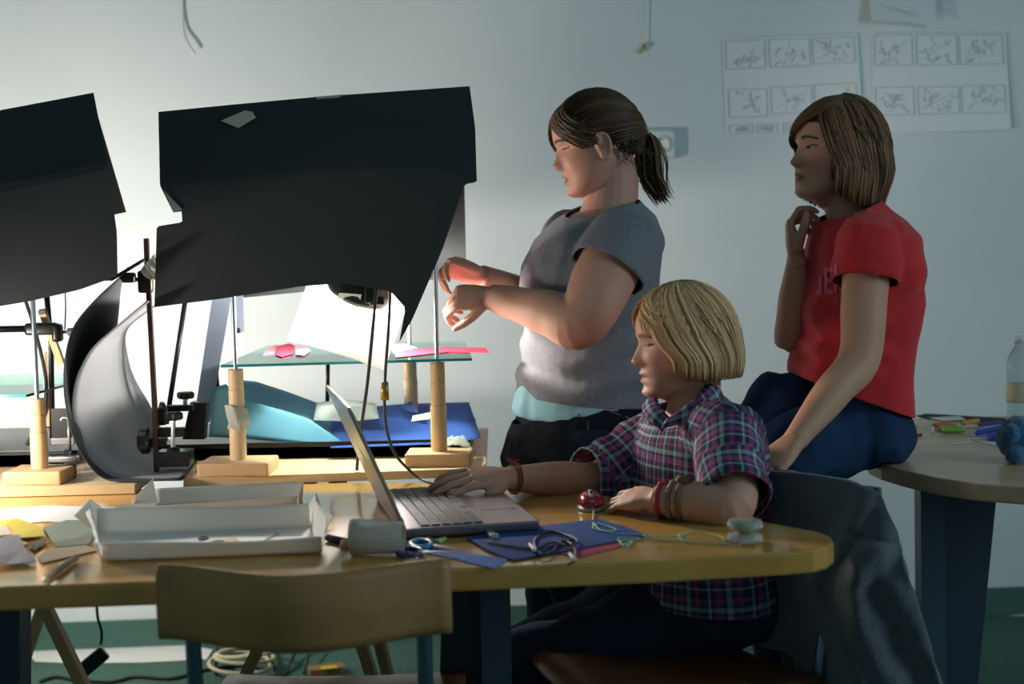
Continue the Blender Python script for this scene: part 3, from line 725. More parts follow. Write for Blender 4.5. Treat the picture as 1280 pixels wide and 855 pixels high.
# scissors, left of the laptop corner
t = thing('scissors', 'blue handled scissors lying under the laptop corner', 'scissors', Z(535, 684, TZ))
def loop(c, rx, ry, z, r=.003, n=18): return [Z(c[0] + rx * math.cos(a), c[1] + ry * math.sin(a), z) for a in np.linspace(0, 2 * math.pi, n)]
obj('handle', tube(loop((526, 680), 13, 4.5, TZ + .005), .0042, 8), mat('teal_plastic', '#2f86b0', .35), t, True)
obj('handle', tube(loop((512, 690), 15, 5, TZ + .005), .0042, 8), mat('navy_plastic', '#1e3c7a', .35), t, True)
obj('blade', flatpoly([Z(537, 679, TZ + .005), Z(575, 687, TZ + .005), Z(538, 683, TZ + .005)], .0015), M_rod, t)
obj('blade', flatpoly([Z(525, 688, TZ + .007), Z(572, 690, TZ + .007), Z(526, 691, TZ + .007)], .0015), M_rod, t)
tag(obj('paper_scrap', cable([Z(535, 673, TZ + .003), Z(545, 676, TZ + .004), Z(556, 673, TZ + .004), Z(548, 678, TZ + .004)], .003), mat('lime_scrap', '#a9b77a', .7), None, True), 'small lime green scrap behind the scissors', 'scrap')
# frosted cup on its side
cc = Z(437, 699, TZ) + V((0, .028, .0275)); cd = (Z(497, 699, TZ) - Z(437, 699, TZ)).normalized()
t = thing('plastic_cup', 'frosted plastic cup lying on its side by the chair back', 'cup', cc)
M_frost = mat('frosted_plastic', '#d9d6cc', .45, trans=.55, ior=1.2)
obj('body', lathe([(.0265, 0), (.0275, .001), (.0275, .003), (.0225, .078), (.021, .079), (.021, .0775), (.0255, .003)], cc, cd, 28), M_frost, t, True)
obj('cork', lathe([(.006, -.016), (.009, -.014), (.010, .004), (.008, .006)], cc + V((0, 0, -.012)), cd, 14), mat('cork', '#a58c68', .8), t, True)
tag(obj('felt_pen', tube([Z(410, 672, TZ + .006), Z(431, 677, TZ + .006)], .006, 10), mat('ink_plastic', '#23233a', .4), None, True), 'dark marker cap beside the crumpled paper tray', 'cap')

# ------------------------------------------------------------------ paper trays
def tray(label, c4, heights, flare, crum, m, seed):
    """c4: near-left, near-right, far-right, far-left pixels of the base on the table"""
    rnd = random.Random(seed); q = [Z(a, b, TZ + .003) for a, b in c4]; t = thing('paper_tray', label, 'tray', (q[0] + q[2]) / 2, 'folded white paper trays')
    mid = (q[0] + q[1] + q[2] + q[3]) / 4
    obj('base', sheet(grid4(q[3], q[2], q[1], q[0], 6, 4), .001), m, t)
    for i in range(4):
        a, b = q[i], q[(i + 1) % 4]; h = heights[i]; o = ((a + b) / 2 - mid); o.z = 0; o.normalize()
        ph = rnd.random() * 6
        def off(s, tt, o=o, h=h, ph=ph):
            w = tt * (1 if 0 < s < 1 else 1)
            return o * (flare * tt + crum * tt * math.sin(7 * s + ph) * .8) + V((0, 0, h * tt * (1 + crum * 14 * math.sin(5 * s + ph * 2)) + 0))
        obj('wall', sheet(grid4(a, b, b, a, 16, 5, off), .001), m, t, True)
    # folded corner ears
    for i, e in ((3, 1), (2, 1), (0, .5)) if crum > .002 else ():
        p = q[i]; o = (p - mid); o.z = 0; o.normalize(); s_ = V((-o.y, o.x, 0)); h = max(heights)
        obj('corner_fold', flatpoly([p + V((0, 0, .002)), p + o * .03 * e + s_ * .02 + V((0, 0, h * .7)), p + o * .012 + V((0, 0, h * 1.25 * e)), p - s_ * .02 + V((0, 0, h * .8))], .001), m, t)
    return t
M_tray = mat('white_tray_paper', '#f1eee8', .8, spec=.2, translucent=.15)
TR = []
TR.append(tray('white paper tray behind the crumpled one, beside the curled card', [(163, 655), (372, 640), (378, 622), (190, 632)], [.028, .03, .030, .03], .003, .0008, M_tray, 3))
TR.append(tray('crumpled white paper tray holding small cut-outs, nearest the chair', [(128, 701), (402, 690), (388, 659), (122, 668)], [.026, .042, .038, .046], .014, .0055, M_tray, 5))
obj('corner_fold', flatpoly([P(158, 642, 2.42), P(168, 622, 2.43), P(191, 598, 2.46), P(198, 634, 2.45), P(180, 640, 2.43)], .001), M_tray, TR[0])
obj('corner_fold', flatpoly([P(128, 655, 2.33), P(146, 632, 2.35), P(196, 628, 2.36), P(188, 640, 2.35), P(150, 664, 2.32)], .001), M_tray, TR[1])
obj('corner_fold', flatpoly([P(378, 640, 2.38), P(396, 616, 2.40), P(402, 640, 2.36), P(417, 644, 2.33), P(404, 668, 2.26)], .001), M_tray, TR[1])
for nm, lb, pts, m in (('paper_dot', 'small black paper oval in the crumpled tray', [(248, 672), (253, 670), (260, 671), (261, 673), (254, 675), (249, 674)], M_knob),
                   ('paper_dot', 'tan paper oval with dark end in the crumpled tray', [(277, 677), (284, 673), (295, 673), (298, 675), (290, 679), (280, 680)], mat('tan_paper', '#c9a47c', .8)),
                   ('paper_dot', 'dark grey paper oval touching the tan one in the tray', [(263, 677), (270, 675), (281, 675), (278, 678), (268, 679)], mat('slate_paper', '#3c4450', .8)),
                   ('paper_strip', 'thin blue-grey paper strip in the crumpled tray', [(322, 679), (326, 678), (349, 667), (346, 667)], mat('slate_blue_paper', '#4f6e86', .8)),
                   ('paper_strip', 'short orange-red paper strip in the crumpled tray', [(366, 675), (384, 673), (385, 675), (367, 677)], mat('orange_red_paper', '#c8543a', .8))):
    cutout(nm, lb, pts, TZ + .005, m)

# ------------------------------------------------------------------ papers at the left end of the table
M_sage = mat('sage_paper', '#7c8478', .8); M_yel = mat('yellow_paper', '#c9b23e', .8); M_kraft = mat('kraft_paper', '#b59f85', .8); M_lilac = mat('grey_lilac_paper', '#8b868c', .8)
cutout('paper_sheet', 'large white sheet at the left end of the work table', [(-40, 640), (60, 632), (146, 634), (128, 655), (60, 652), (20, 655), (-40, 660)], TZ + .001, M_white)
cutout('paper_sheet', 'sage green paper beside the crumpled tray', [(54, 659), (84, 650), (124, 651), (112, 680), (70, 684)], TZ + .003, M_sage)
cutout('paper_scrap', 'yellow paper scrap, larger, left end of table', [(-20, 655), (20, 652), (52, 660), (56, 670), (20, 676), (-20, 672)], TZ + .004, M_yel, lift=[0, .006, .002, 0, .004, 0])
cutout('paper_scrap', 'olive yellow paper scrap in front of the larger yellow one', [(-20, 676), (20, 673), (38, 680), (14, 684), (-20, 683)], TZ + .003, mat('olive_paper', '#9a8c34', .8))
cutout('paper_scrap', 'brown kraft paper scrap beside the pencil', [(46, 695), (64, 686), (104, 680), (122, 688), (90, 695), (52, 704)], TZ + .002, M_kraft)
cutout('paper_scrap', 'pinkish white scrap among yellow papers at the left edge', [(-20, 660), (8, 657), (16, 668), (-20, 672)], TZ + .008, M_pink2 if False else mat('blush_paper', '#c9b3ac', .8))
cutout('paper_scrap', 'grey lilac paper scrap at the left table edge', [(-10, 683), (24, 676), (32, 690), (46, 702), (10, 706), (-10, 704)], TZ + .006, M_lilac, lift=[.012, .010, .004, 0, 0, .008])
cutout('paper_scrap', 'small dark scrap between sage and yellow papers', [(34, 680), (56, 672), (60, 676), (44, 688)], TZ + .004, mat('umber_paper', '#4a3c2c', .8))
t = thing('pencil', 'brown pencil lying at the front edge of the table', 'pencil', Z(75, 712, TZ))
pa, pb = Z(53, 727, TZ + .006), Z(95, 697, TZ + .006)
obj('barrel', tube([pa.lerp(pb, .1), pb], .0052, 6), mat('brown_lacquer', '#5d4438', .35), t)
obj('point', tube([pa, pa.lerp(pb, .1)], [.001, .005], 6), M_beech, t)

# ------------------------------------------------------------------ things on the side table
def ztab(a, b, h=0): return Z(a, b, TZ + h)
bc = ztab(1275, 530)
t = thing('water_bottle', 'clear plastic water bottle half full at the right edge', 'bottle', bc)
M_pet = mat('clear_pet', '#dfeaea', .06, trans=.85, ior=1.25)
prof = [(.020, 0), (.031, .004)]
for k in range(9): prof += [(.032, .012 + k * .014), (.0295, .019 + k * .014)]
prof += [(.032, .14), (.031, .155), (.022, .175), (.013, .19), (.0125, .20)]
obj('body', lathe(prof, bc, n=28), M_pet, t, True)
obj('cap', lathe([(.014, .198), (.014, .212), (.012, .214)], bc, n=20), mat('white_cap', '#cfd6d6', .4), t, True)
obj('label', lathe([(.0325, .055), (.0328, .06), (.0328, .098), (.0325, .10)], bc, n=28), mat('pale_label', '#b9b49a', .5), t, True)
t = thing('plush_toy', 'blue fuzzy plush lump at the right edge of side table', 'toy', ztab(1272, 580))
M_plush = mat('blue_plush', '#2f6f93', .95, color2='#265c7c', scale=60, bump=1.0, bscale=250, sheen=.4)
def blob(c, r, sc=(1, 1, 1), amp=.06, seed=0, n=20):
    vs, fs = [], []
    for i in range(n + 1):
        th = math.pi * i / n
        for j in range(2 * n):
            ph = math.pi * j / n; d = V((math.sin(th) * math.cos(ph), math.sin(th) * math.sin(ph), math.cos(th)))
            k = r * (1 + amp * noise.noise(d * 3 + V((seed, 0, 0))))
            vs.append(V(c) + V((d.x * sc[0], d.y * sc[1], d.z * sc[2])) * k)
    for i in range(n):
        for j in range(2 * n): fs.append((i * 2 * n + j, (i + 1) * 2 * n + j, (i + 1) * 2 * n + (j + 1) % (2 * n), i * 2 * n + (j + 1) % (2 * n)))
    return vs, fs
pc = ztab(1275, 580)
obj('body', blob(pc + V((.012, .03, .046)), .046, (1, 1, 1), .1, 1), M_plush, t, True)
obj('paw', blob(pc + V((-.008, -.002, .020)), .021, (1.1, 1, .95), .08, 5), M_plush, t, True)
obj('tuft', blob(pc + V((-.012, .01, .055)), .024, (1, 1, 1.1), .1, 9), M_plush, t, True)
cutout('paper_sheet', 'white paper under the blue scissors on the side table', [(1210, 548), (1236, 544), (1262, 546), (1262, 560), (1240, 556)], TZ + .001, M_white)
cutout('paper_sheet', 'white paper at far side of side table near wall', [(1162, 522), (1200, 520), (1208, 525), (1180, 526)], TZ + .003, M_white)
cutout('paper_sheet', 'black paper lying at the wall edge of side table', [(1143, 520), (1158, 517), (1280, 524), (1280, 529), (1200, 527), (1160, 524)], TZ + .001, M_black)
cutout('paper_sheet', 'dark red paper beside the plush toy', [(1246, 540), (1262, 533), (1290, 536), (1290, 552), (1256, 549)], TZ + .003, mat('dark_red_paper', '#7a2c3c', .8))
def sciss(label, c, s, m, ang, hz=.008):
    t = thing('scissors', label, 'scissors', ztab(*c)); b = ztab(*c, hz); R = rotz(ang)
    def q(x, y): return b + R @ V((x * s, y * s, 0))
    for k in (-1, 1):
        obj('handle', tube([q(-.04 + .022 * math.cos(a), k * .014 + .012 * math.sin(a)) for a in np.linspace(0, 6.283, 16)], .0045 * s, 8), m, t, True)
        obj('blade', flatpoly([q(-.018, k * .004), q(.07, -k * .001), q(-.018, -k * .006)], .0015), M_rod, t)
    return t
sciss('orange handled scissors lying among craft tools on side table', (1200, 531), 1.0, mat('orange_plastic', '#c4692a', .4), .2)
sciss('lime green handled scissors on side table', (1212, 536), 1.0, mat('lime_plastic', '#6fae3a', .4), -.1)
sciss('dark blue handled scissors at near side of craft tools', (1222, 546), 1.2, mat('blue_plastic', '#21348f', .35), 2.9)
tag(obj('marker', tube([ztab(1222, 541, .008), ztab(1268, 531, .008)], .007, 10, dome=True), mat('blue_marker', '#26409c', .35), None, True), 'thick blue marker pointing toward the plush toy', 'marker')
tag(obj('marker', tube([ztab(1204, 529, .012), ztab(1222, 526, .012)], .006, 10, dome=True), mat('amber_marker', '#d08a28', .4), None, True), 'amber marker behind the orange scissors', 'marker')
tag(obj('marker', tube([ztab(1225, 531, .007), ztab(1250, 528, .007)], .005, 10, dome=True), mat('violet_marker', '#4a3a8a', .4), None, True), 'violet marker behind the blue marker', 'marker')
M_redwire = mat('red_wire', '#7a2430', .5)
tag(obj('bent_wire', cable([ztab(1138, 543, .003), ztab(1140, 547, .003), ztab(1146, 544, .003), ztab(1152, 543, .003), ztab(1139, 545, .003)], .003), M_redwire, None, True), 'small twisted dark red wire on side table', 'wire')
for lb, a, b in (('small white peg left of the craft tools, farther from camera', 1146, 533), ('small white peg left of the craft tools, nearer camera', 1166, 541)):
    tag(obj('peg', lathe([(.002, 0), (.003, .003), (.0022, .014), (.001, .016)], ztab(a, b, .0), n=10), mat('white_cap'), None, True), lb, 'peg')
tag(obj('thin_stick', tube([ztab(1189, 555, .002), ztab(1214, 552, .002)], .0015, 6), mat('pale_stick', '#c9c2ae', .6)), 'thin pale stick in front of the blue scissors', 'stick')

# ------------------------------------------------------------------ on the wall
def wp(px, py, off=0.0):
    r = ray(px, py); k = (4.335 - off) / (r.y - .068 * r.x); return V((r.x * k, r.y * k, CH + r.z * k))
M_story = mat('storyboard_paper', '#dfe4e4', .8, spec=.2)
M_pencil = mat('pencil_line', '#a3adb2', .8)
def line(a, b, w, n=V((0, -1, 0))):
    a, b = V(a), V(b); d = (b - a).normalized(); s = d.cross(n).normalized() * w / 2
    return flatpoly([a - s, a + s, b + s, b - s], .0004)
def storyboard(label, c4, rows, seed, extra=()):
    rnd = random.Random(seed)
    q = [wp(a, b, .004) for a, b in c4]; t = thing('storyboard_sheet', label, 'paper', q[2], 'storyboard sheets on the wall')
    obj('sheet', sheet(grid4(q[0], q[1], q[2], q[3], 10, 6, lambda s, tt: (0, -.006 * tt * s, 0)), .0006), M_story, t)
    def at(u, v): 
        p = q[0].lerp(q[1], u).lerp(q[3].lerp(q[2], u), v); return p + V((0, -.006 * u * v - .0012, 0))
    for (u0, u1, v0, v1) in rows:
        segs = [line(at(u0, v0), at(u1, v0), .0016), line(at(u1, v0), at(u1, v1), .0022), line(at(u1, v1), at(u0, v1), .0016), line(at(u0, v1), at(u0, v0), .0022)]
        obj('panel_outline', merge(*segs), M_pencil, t)
        sk = []
        for _ in range(rnd.randint(9, 14)):
            u = u0 + (u1 - u0) * (.15 + .7 * rnd.random()); v = v0 + (v1 - v0) * (.2 + .65 * rnd.random())
            p = (u, v)
            for _ in range(4):
                p2 = (min(max(p[0] + rnd.gauss(0, .018), u0 + .01), u1 - .01), min(max(p[1] + rnd.gauss(0, .03), v0 + .02), v1 - .02))
                if math.hypot(p2[0] - p[0], p2[1] - p[1]) > .004: sk.append(line(at(*p), at(*p2), .0016 if rnd.random() < .8 else .004))
                p = p2
        if rnd.random() < .6: sk.append(line(at(u0 + .03, v1 - .05), at(u1 - .03, v0 + .05), .0014))
        o = obj('pencil_drawing', merge(*sk), mat('pencil_soft', '#b3bcc0', .8), t)
    return t
R6 = [(.02, .31, .03, .31), (.34, .64, .03, .31), (.66, .97, .03, .29), (.03, .31, .52, .80), (.34, .64, .51, .78), (.66, .97, .50, .76)]
storyboard('left pencil storyboard sheet on the wall behind the red shirt', [(903, 48), (1072, 42), (1078, 165), (907, 172)], R6 + [(.03, .2, .88, .97), (.23, .38, .88, .97), (.42, .57, .88, .97)], 1)
storyboard('right pencil storyboard sheet on the wall beside the red shirt', [(1089, 42), (1257, 41), (1263, 162), (1092, 167)], [(.02, .30, .02, .32), (.33, .63, .02, .32), (.65, .97, .02, .32), (.02, .30, .54, .82), (.33, .63, .54, .82), (.65, .97, .54, .82)], 2)
q = [wp(1083, -40, .01), wp(1172, -40, .01), wp(1168, 34, .03), wp(1088, 28, .03)]
t = thing('storyboard_sheet', 'sheet curling off the wall at the top edge of the picture', 'paper', q[2], 'storyboard sheets on the wall')
obj('sheet', sheet(grid4(*q, 8, 8, lambda s, tt: (0, -.02 * tt * tt * (1 - s), .006 * math.sin(3 * s))), .0006), M_story, t)
obj('pencil_drawing', merge(*[line(wp(1096 + 8 * k, 4 + 2 * k, .05), wp(1118 + 6 * k, 10 + 2 * k, .05), .0018) for k in range(6)]), MATS['pencil_soft'], t)
# switch plate
t = thing('wall_socket', 'white wall socket unit with round dial behind the ponytail', 'socket', wp(822, 181))
Rw = rotz(math.atan(.068))
obj('plate', box(wp(817, 181, .012), (.132, .024, .088), Rw, .010, 3), mat('ivory_plastic', '#e4e4dc', .4), t, True)
obj('dial', lathe([(.028, 0), (.028, .004), (.024, .006), (.022, .003), (.004, .002)], wp(826, 181, .024), (0, -1, 0), 28), mat('ivory_plastic'), t, True)
obj('dial_ring', merge(*[line(wp(826, 181, .0315) + V((.018 * math.cos(a), 0, .018 * math.sin(a))), wp(826, 181, .0315) + V((.018 * math.cos(a + .25), 0, .018 * math.sin(a + .25))), .0035) for a in np.arange(1.2, 5.6, .22)]), mat('dark_slot', '#4b5358', .6), t)
for k, (a, b) in enumerate(((802, 177), (809, 178), (803, 186), (810, 186))): obj('slot', box(wp(a, b, .0245), (.007, .002, .011), Rw), MATS['dark_slot'], t)
tag(obj('wall_cable', cable([wp(229, -30, .01), wp(228, 10, .012), wp(230, 40, .02), wp(236, 56, .03), wp(244, 68, .03)], .004), mat('white_cable', '#c9ccc8', .5), None, True), 'loose white cable end hanging on the wall above the hood', 'cable')
t = thing('wall_hook', 'small brass hook with a thin thread on the wall', 'hook', wp(803, 62))
obj('hook', cable([wp(800, 66, .006), wp(802, 62, .016), wp(806, 58, .012), wp(805, 55, .006)], .0045, 5), mat('brass'), t, True)
obj('thread', tube([wp(809, -20, .006), wp(805, 56, .010)], .0012, 6), mat('white_cable'), t)

# ------------------------------------------------------------------ on the floor
cutout('paper_sheet', 'large white paper lying on the floor by the wall', [(30, 812), (62, 808), (95, 786), (160, 793), (232, 806), (266, 812), (258, 824), (180, 828), (90, 829), (44, 827)], .003, M_white)
t = thing('power_brick', 'black power adapter brick hanging by its cable beside the trestle', 'adapter', P(115, 830, 3.4))
M_pb = mat('black_adapter', '#17181a', .45)
Rb = Matrix.Rotation(math.radians(-38), 3, 'Y') @ rotz(.3)
obj('body', box(P(114, 829, 3.4), (.085, .045, .036), Rb, .005), M_pb, t)
obj('cable', cable([P(126, 806, 3.4), P(127, 790, 3.4), P(122, 770, 3.4), P(121, 745, 3.42), P(121, 700, 3.42)], .0035), M_pb, t, True)
obj('lower_cable', cable([P(101, 848, 3.4), P(94, 856, 3.45), P(88, 870, 3.5), Z(70, 862, .006)], .0035), M_pb, t, True)
M_bc = mat('black_cable', '#151617', .5); M_wc = mat('cream_cable', '#c8bda0', .5)
def floor_cable(label, pts, r, m, seed=0): return tag(obj('floor_cable', cable([Z(a, b, r + .001) + V((0, 0, h)) for a, b, h in pts], r), m, None, True), label, 'cable', 'cables on the carpet')
floor_cable('black cable looping on the carpet at far left', [(50, 852, 0), (70, 846, 0), (95, 850, 0), (140, 852, 0), (170, 846, 0), (215, 848, 0), (255, 838, 0), (300, 832, 0), (330, 836, 0)], .005, M_bc)
floor_cable('black cable arching under the chair back', [(270, 842, 0), (275, 820, .05), (300, 812, .1), (330, 828, .05), (352, 845, 0), (372, 822, .03), (392, 812, .1)], .005, M_bc)
floor_cable('short black cable beside the yellow package', [(380, 842, 0), (386, 830, .03), (384, 815, .08), (392, 805, .12)], .004, M_bc)
cc_ = Z(300, 838, .008)
pts = [cc_ + V(((.085 + .006 * math.sin(a * .37)) * math.cos(a) + .004 * a / 3, .08 * math.sin(a), .012 + .0022 * a + .012 * math.sin(a * .8))) for a in np.linspace(0, 24, 110)]
tag(obj('cable_coil', tube(pts, .006, 7), M_wc, None, True), 'cream cable coil on the carpet beneath the chair back', 'cable')
t = thing('package', 'small yellow and brown package lying on the carpet', 'package', Z(408, 838, 0))
obj('box_body', box(Z(408, 838, .012), (.10, .05, .024), rotz(.3), .002), mat('brown_card', '#8a6a44', .7), t)
obj('yellow_label', box(Z(411, 834, .0255), (.045, .03, .001), rotz(.3)), mat('yellow_label', '#d7b32a', .6), t)
tag(obj('floor_cable', cable([wp(1205, 776, .03), wp(1240, 774, .03), wp(1300, 768, .03), wp(1380, 762, .03)], .006), mat('white_cable'), None, True), 'white cable along the skirting at the right', 'cable', 'cables on the carpet')
tag(obj('crumb', box(Z(1220, 824, .006), (.022, .012, .012), rotz(.3), .004), mat('cork'), None, True), 'small tan cork crumb on carpet at the right', 'crumb')
# ------------------------------------------------------------------ people: tools
def remesh(parts, voxel, smooth=3, factor=.5):
    vs, fs = merge(*parts)
    me = bpy.data.meshes.new('tmp'); me.from_pydata([tuple(v) for v in vs], [], fs); me.update()
    bm = bmesh.new(); bm.from_mesh(me); bmesh.ops.recalc_face_normals(bm, faces=bm.faces); bm.to_mesh(me); bm.free()
    o = bpy.data.objects.new('tmp', me); COL.objects.link(o)
    m = o.modifiers.new('r', 'REMESH'); m.mode = 'VOXEL'; m.voxel_size = voxel
    if smooth:
        m = o.modifiers.new('s', 'SMOOTH'); m.factor = factor; m.iterations = smooth
    dg = bpy.context.evaluated_depsgraph_get(); out = bpy.data.meshes.new_from_object(o.evaluated_get(dg))
    bpy.data.objects.remove(o); bpy.data.meshes.remove(me)
    out.polygons.foreach_set('use_smooth', [True] * len(out.polygons))
    return out
def verts_np(me):
    a = np.empty(len(me.vertices) * 3, np.float32); me.vertices.foreach_get('co', a); return a.reshape(-1, 3)
def normals_np(me):
    a = np.empty(len(me.vertices) * 3, np.float32); me.vertices.foreach_get('normal', a); return a.reshape(-1, 3)
def set_col(me, rgb, name='Col'):
    at = me.color_attributes.new(name, 'FLOAT_COLOR', 'POINT')
    a = np.ones((len(rgb), 4), np.float32); a[:, :3] = rgb; at.data.foreach_set('color', a.ravel())
def wrinkle(me, amp, freq, stretch=(1, 1, 1), seed=0.0, fold=None):
    """cloth creases pushed along the normals"""
    co = verts_np(me); nm = normals_np(me); out = co.copy()
    for i in range(len(co)):
        p = V(co[i])
        q = V((p.x * stretch[0], p.y * stretch[1], p.z * stretch[2])) * freq + V((seed, seed, seed))
        n = noise.noise(q) ; n2 = noise.noise(q * 2.3)
        d = amp * ((1 - 2 * abs(n)) * .8 + n2 * .45)
        if fold: d += fold(p)
        out[i] += nm[i] * d
    me.vertices.foreach_set('co', out.ravel()); me.update()
def cut(me, planes):
    """planes: (point, normal, radius): removes what lies beyond the plane within the radius"""
    bm = bmesh.new(); bm.from_mesh(me)
    for p, n, r in planes:
        p, n = V(p), V(n).normalized()
        fs = [f for f in bm.faces if (f.calc_center_median() - p).length < r]
        geom = list({v for f in fs for v in f.verts}) + list({e for f in fs for e in f.edges}) + fs
        bmesh.ops.bisect_plane(bm, geom=geom, plane_co=p, plane_no=n, dist=1e-5)
        dead = [f for f in bm.faces if (f.calc_center_median() - p).length < r and (f.calc_center_median() - p).dot(n) > 1e-5]
        bmesh.ops.delete(bm, geom=dead, context='FACES')
    # keep the largest piece
    bm.verts.ensure_lookup_table(); seen = set(); best = []
    for v in bm.verts:
        if v.index in seen: continue
        st = [v]; comp = []; seen.add(v.index)
        while st:
            w = st.pop(); comp.append(w)
            for e in w.link_edges:
                x = e.other_vert(w)
                if x.index not in seen: seen.add(x.index); st.append(x)
        if len(comp) > len(best): best = comp
    keep = set(best); bmesh.ops.delete(bm, geom=[v for v in bm.verts if v not in keep], context='VERTS')
    bm.to_mesh(me); bm.free(); me.update()
    me.polygons.foreach_set('use_smooth', [True] * len(me.polygons))
def open_cap(me, p, d, r, tol=.016):
    """removes the closed end of a sleeve so that it is hollow"""
    p, d = V(p), V(d).normalized(); bm = bmesh.new(); bm.from_mesh(me); bm.normal_update()
    dead = []
    for f in bm.faces:
        q = f.calc_center_median() - p; h = q.dot(d)
        if abs(h) < tol and (q - d * h).length < r and f.normal.dot(d) > .55: dead.append(f)
    bmesh.ops.delete(bm, geom=dead, context='FACES')
    bd = [v for v in bm.verts if any(e.is_boundary for e in v.link_edges) and (v.co - p).length < r * 1.4]
    for _ in range(8):
        new = {}
        for v in bd:
            nb = [e.other_vert(v).co for e in v.link_edges if e.is_boundary]
            if len(nb) == 2: new[v] = v.co * .4 + (nb[0] + nb[1]) * .3
        for v, c in new.items(): v.co = c
    bmesh.ops.delete(bm, geom=[v for v in bm.verts if not v.link_faces], context='VERTS')
    bm.to_mesh(me); bm.free(); me.update(); me.polygons.foreach_set('use_smooth', [True] * len(me.polygons))
def limb(ctrl, rads, n=28, k=6, ref=None):
    pts = spline(ctrl, k); m = len(pts); rr = []
    for i in range(m):
        u = i / (m - 1) * (len(rads) - 1); a = int(min(u, len(rads) - 2)); w = u - a; w = w * w * (3 - 2 * w)
        x, y = rads[a], rads[a + 1]
        rr.append(tuple(p * (1 - w) + q * w for p, q in zip(x, y)) if isinstance(x, tuple) else x * (1 - w) + y * w)
    return tube(pts, rr, n, ref)
from mathutils.bvhtree import BVHTree
def on_surface(me, px, py, lift=.0015):
    """the point of a garment seen at that pixel, raised a little off the cloth"""
    if not hasattr(on_surface, 'c'): on_surface.c = {}
    k = me.name
    if k not in on_surface.c:
        on_surface.c[k] = BVHTree.FromPolygons([v.co[:] for v in me.vertices], [tuple(p.vertices) for p in me.polygons])
    r = ray(px, py).normalized(); h = on_surface.c[k].ray_cast(V((0, 0, CH)), r)
    if h[0] is None: return None
    n = h[1] if h[1].dot(r) < 0 else -h[1]
    return h[0] + n * lift
def garment(name, me, m, parent, th=.0025):
    o = obj(name, me, m, parent)
    s = o.modifiers.new('thickness', 'SOLIDIFY'); s.thickness = th; s.offset = -1
    return o

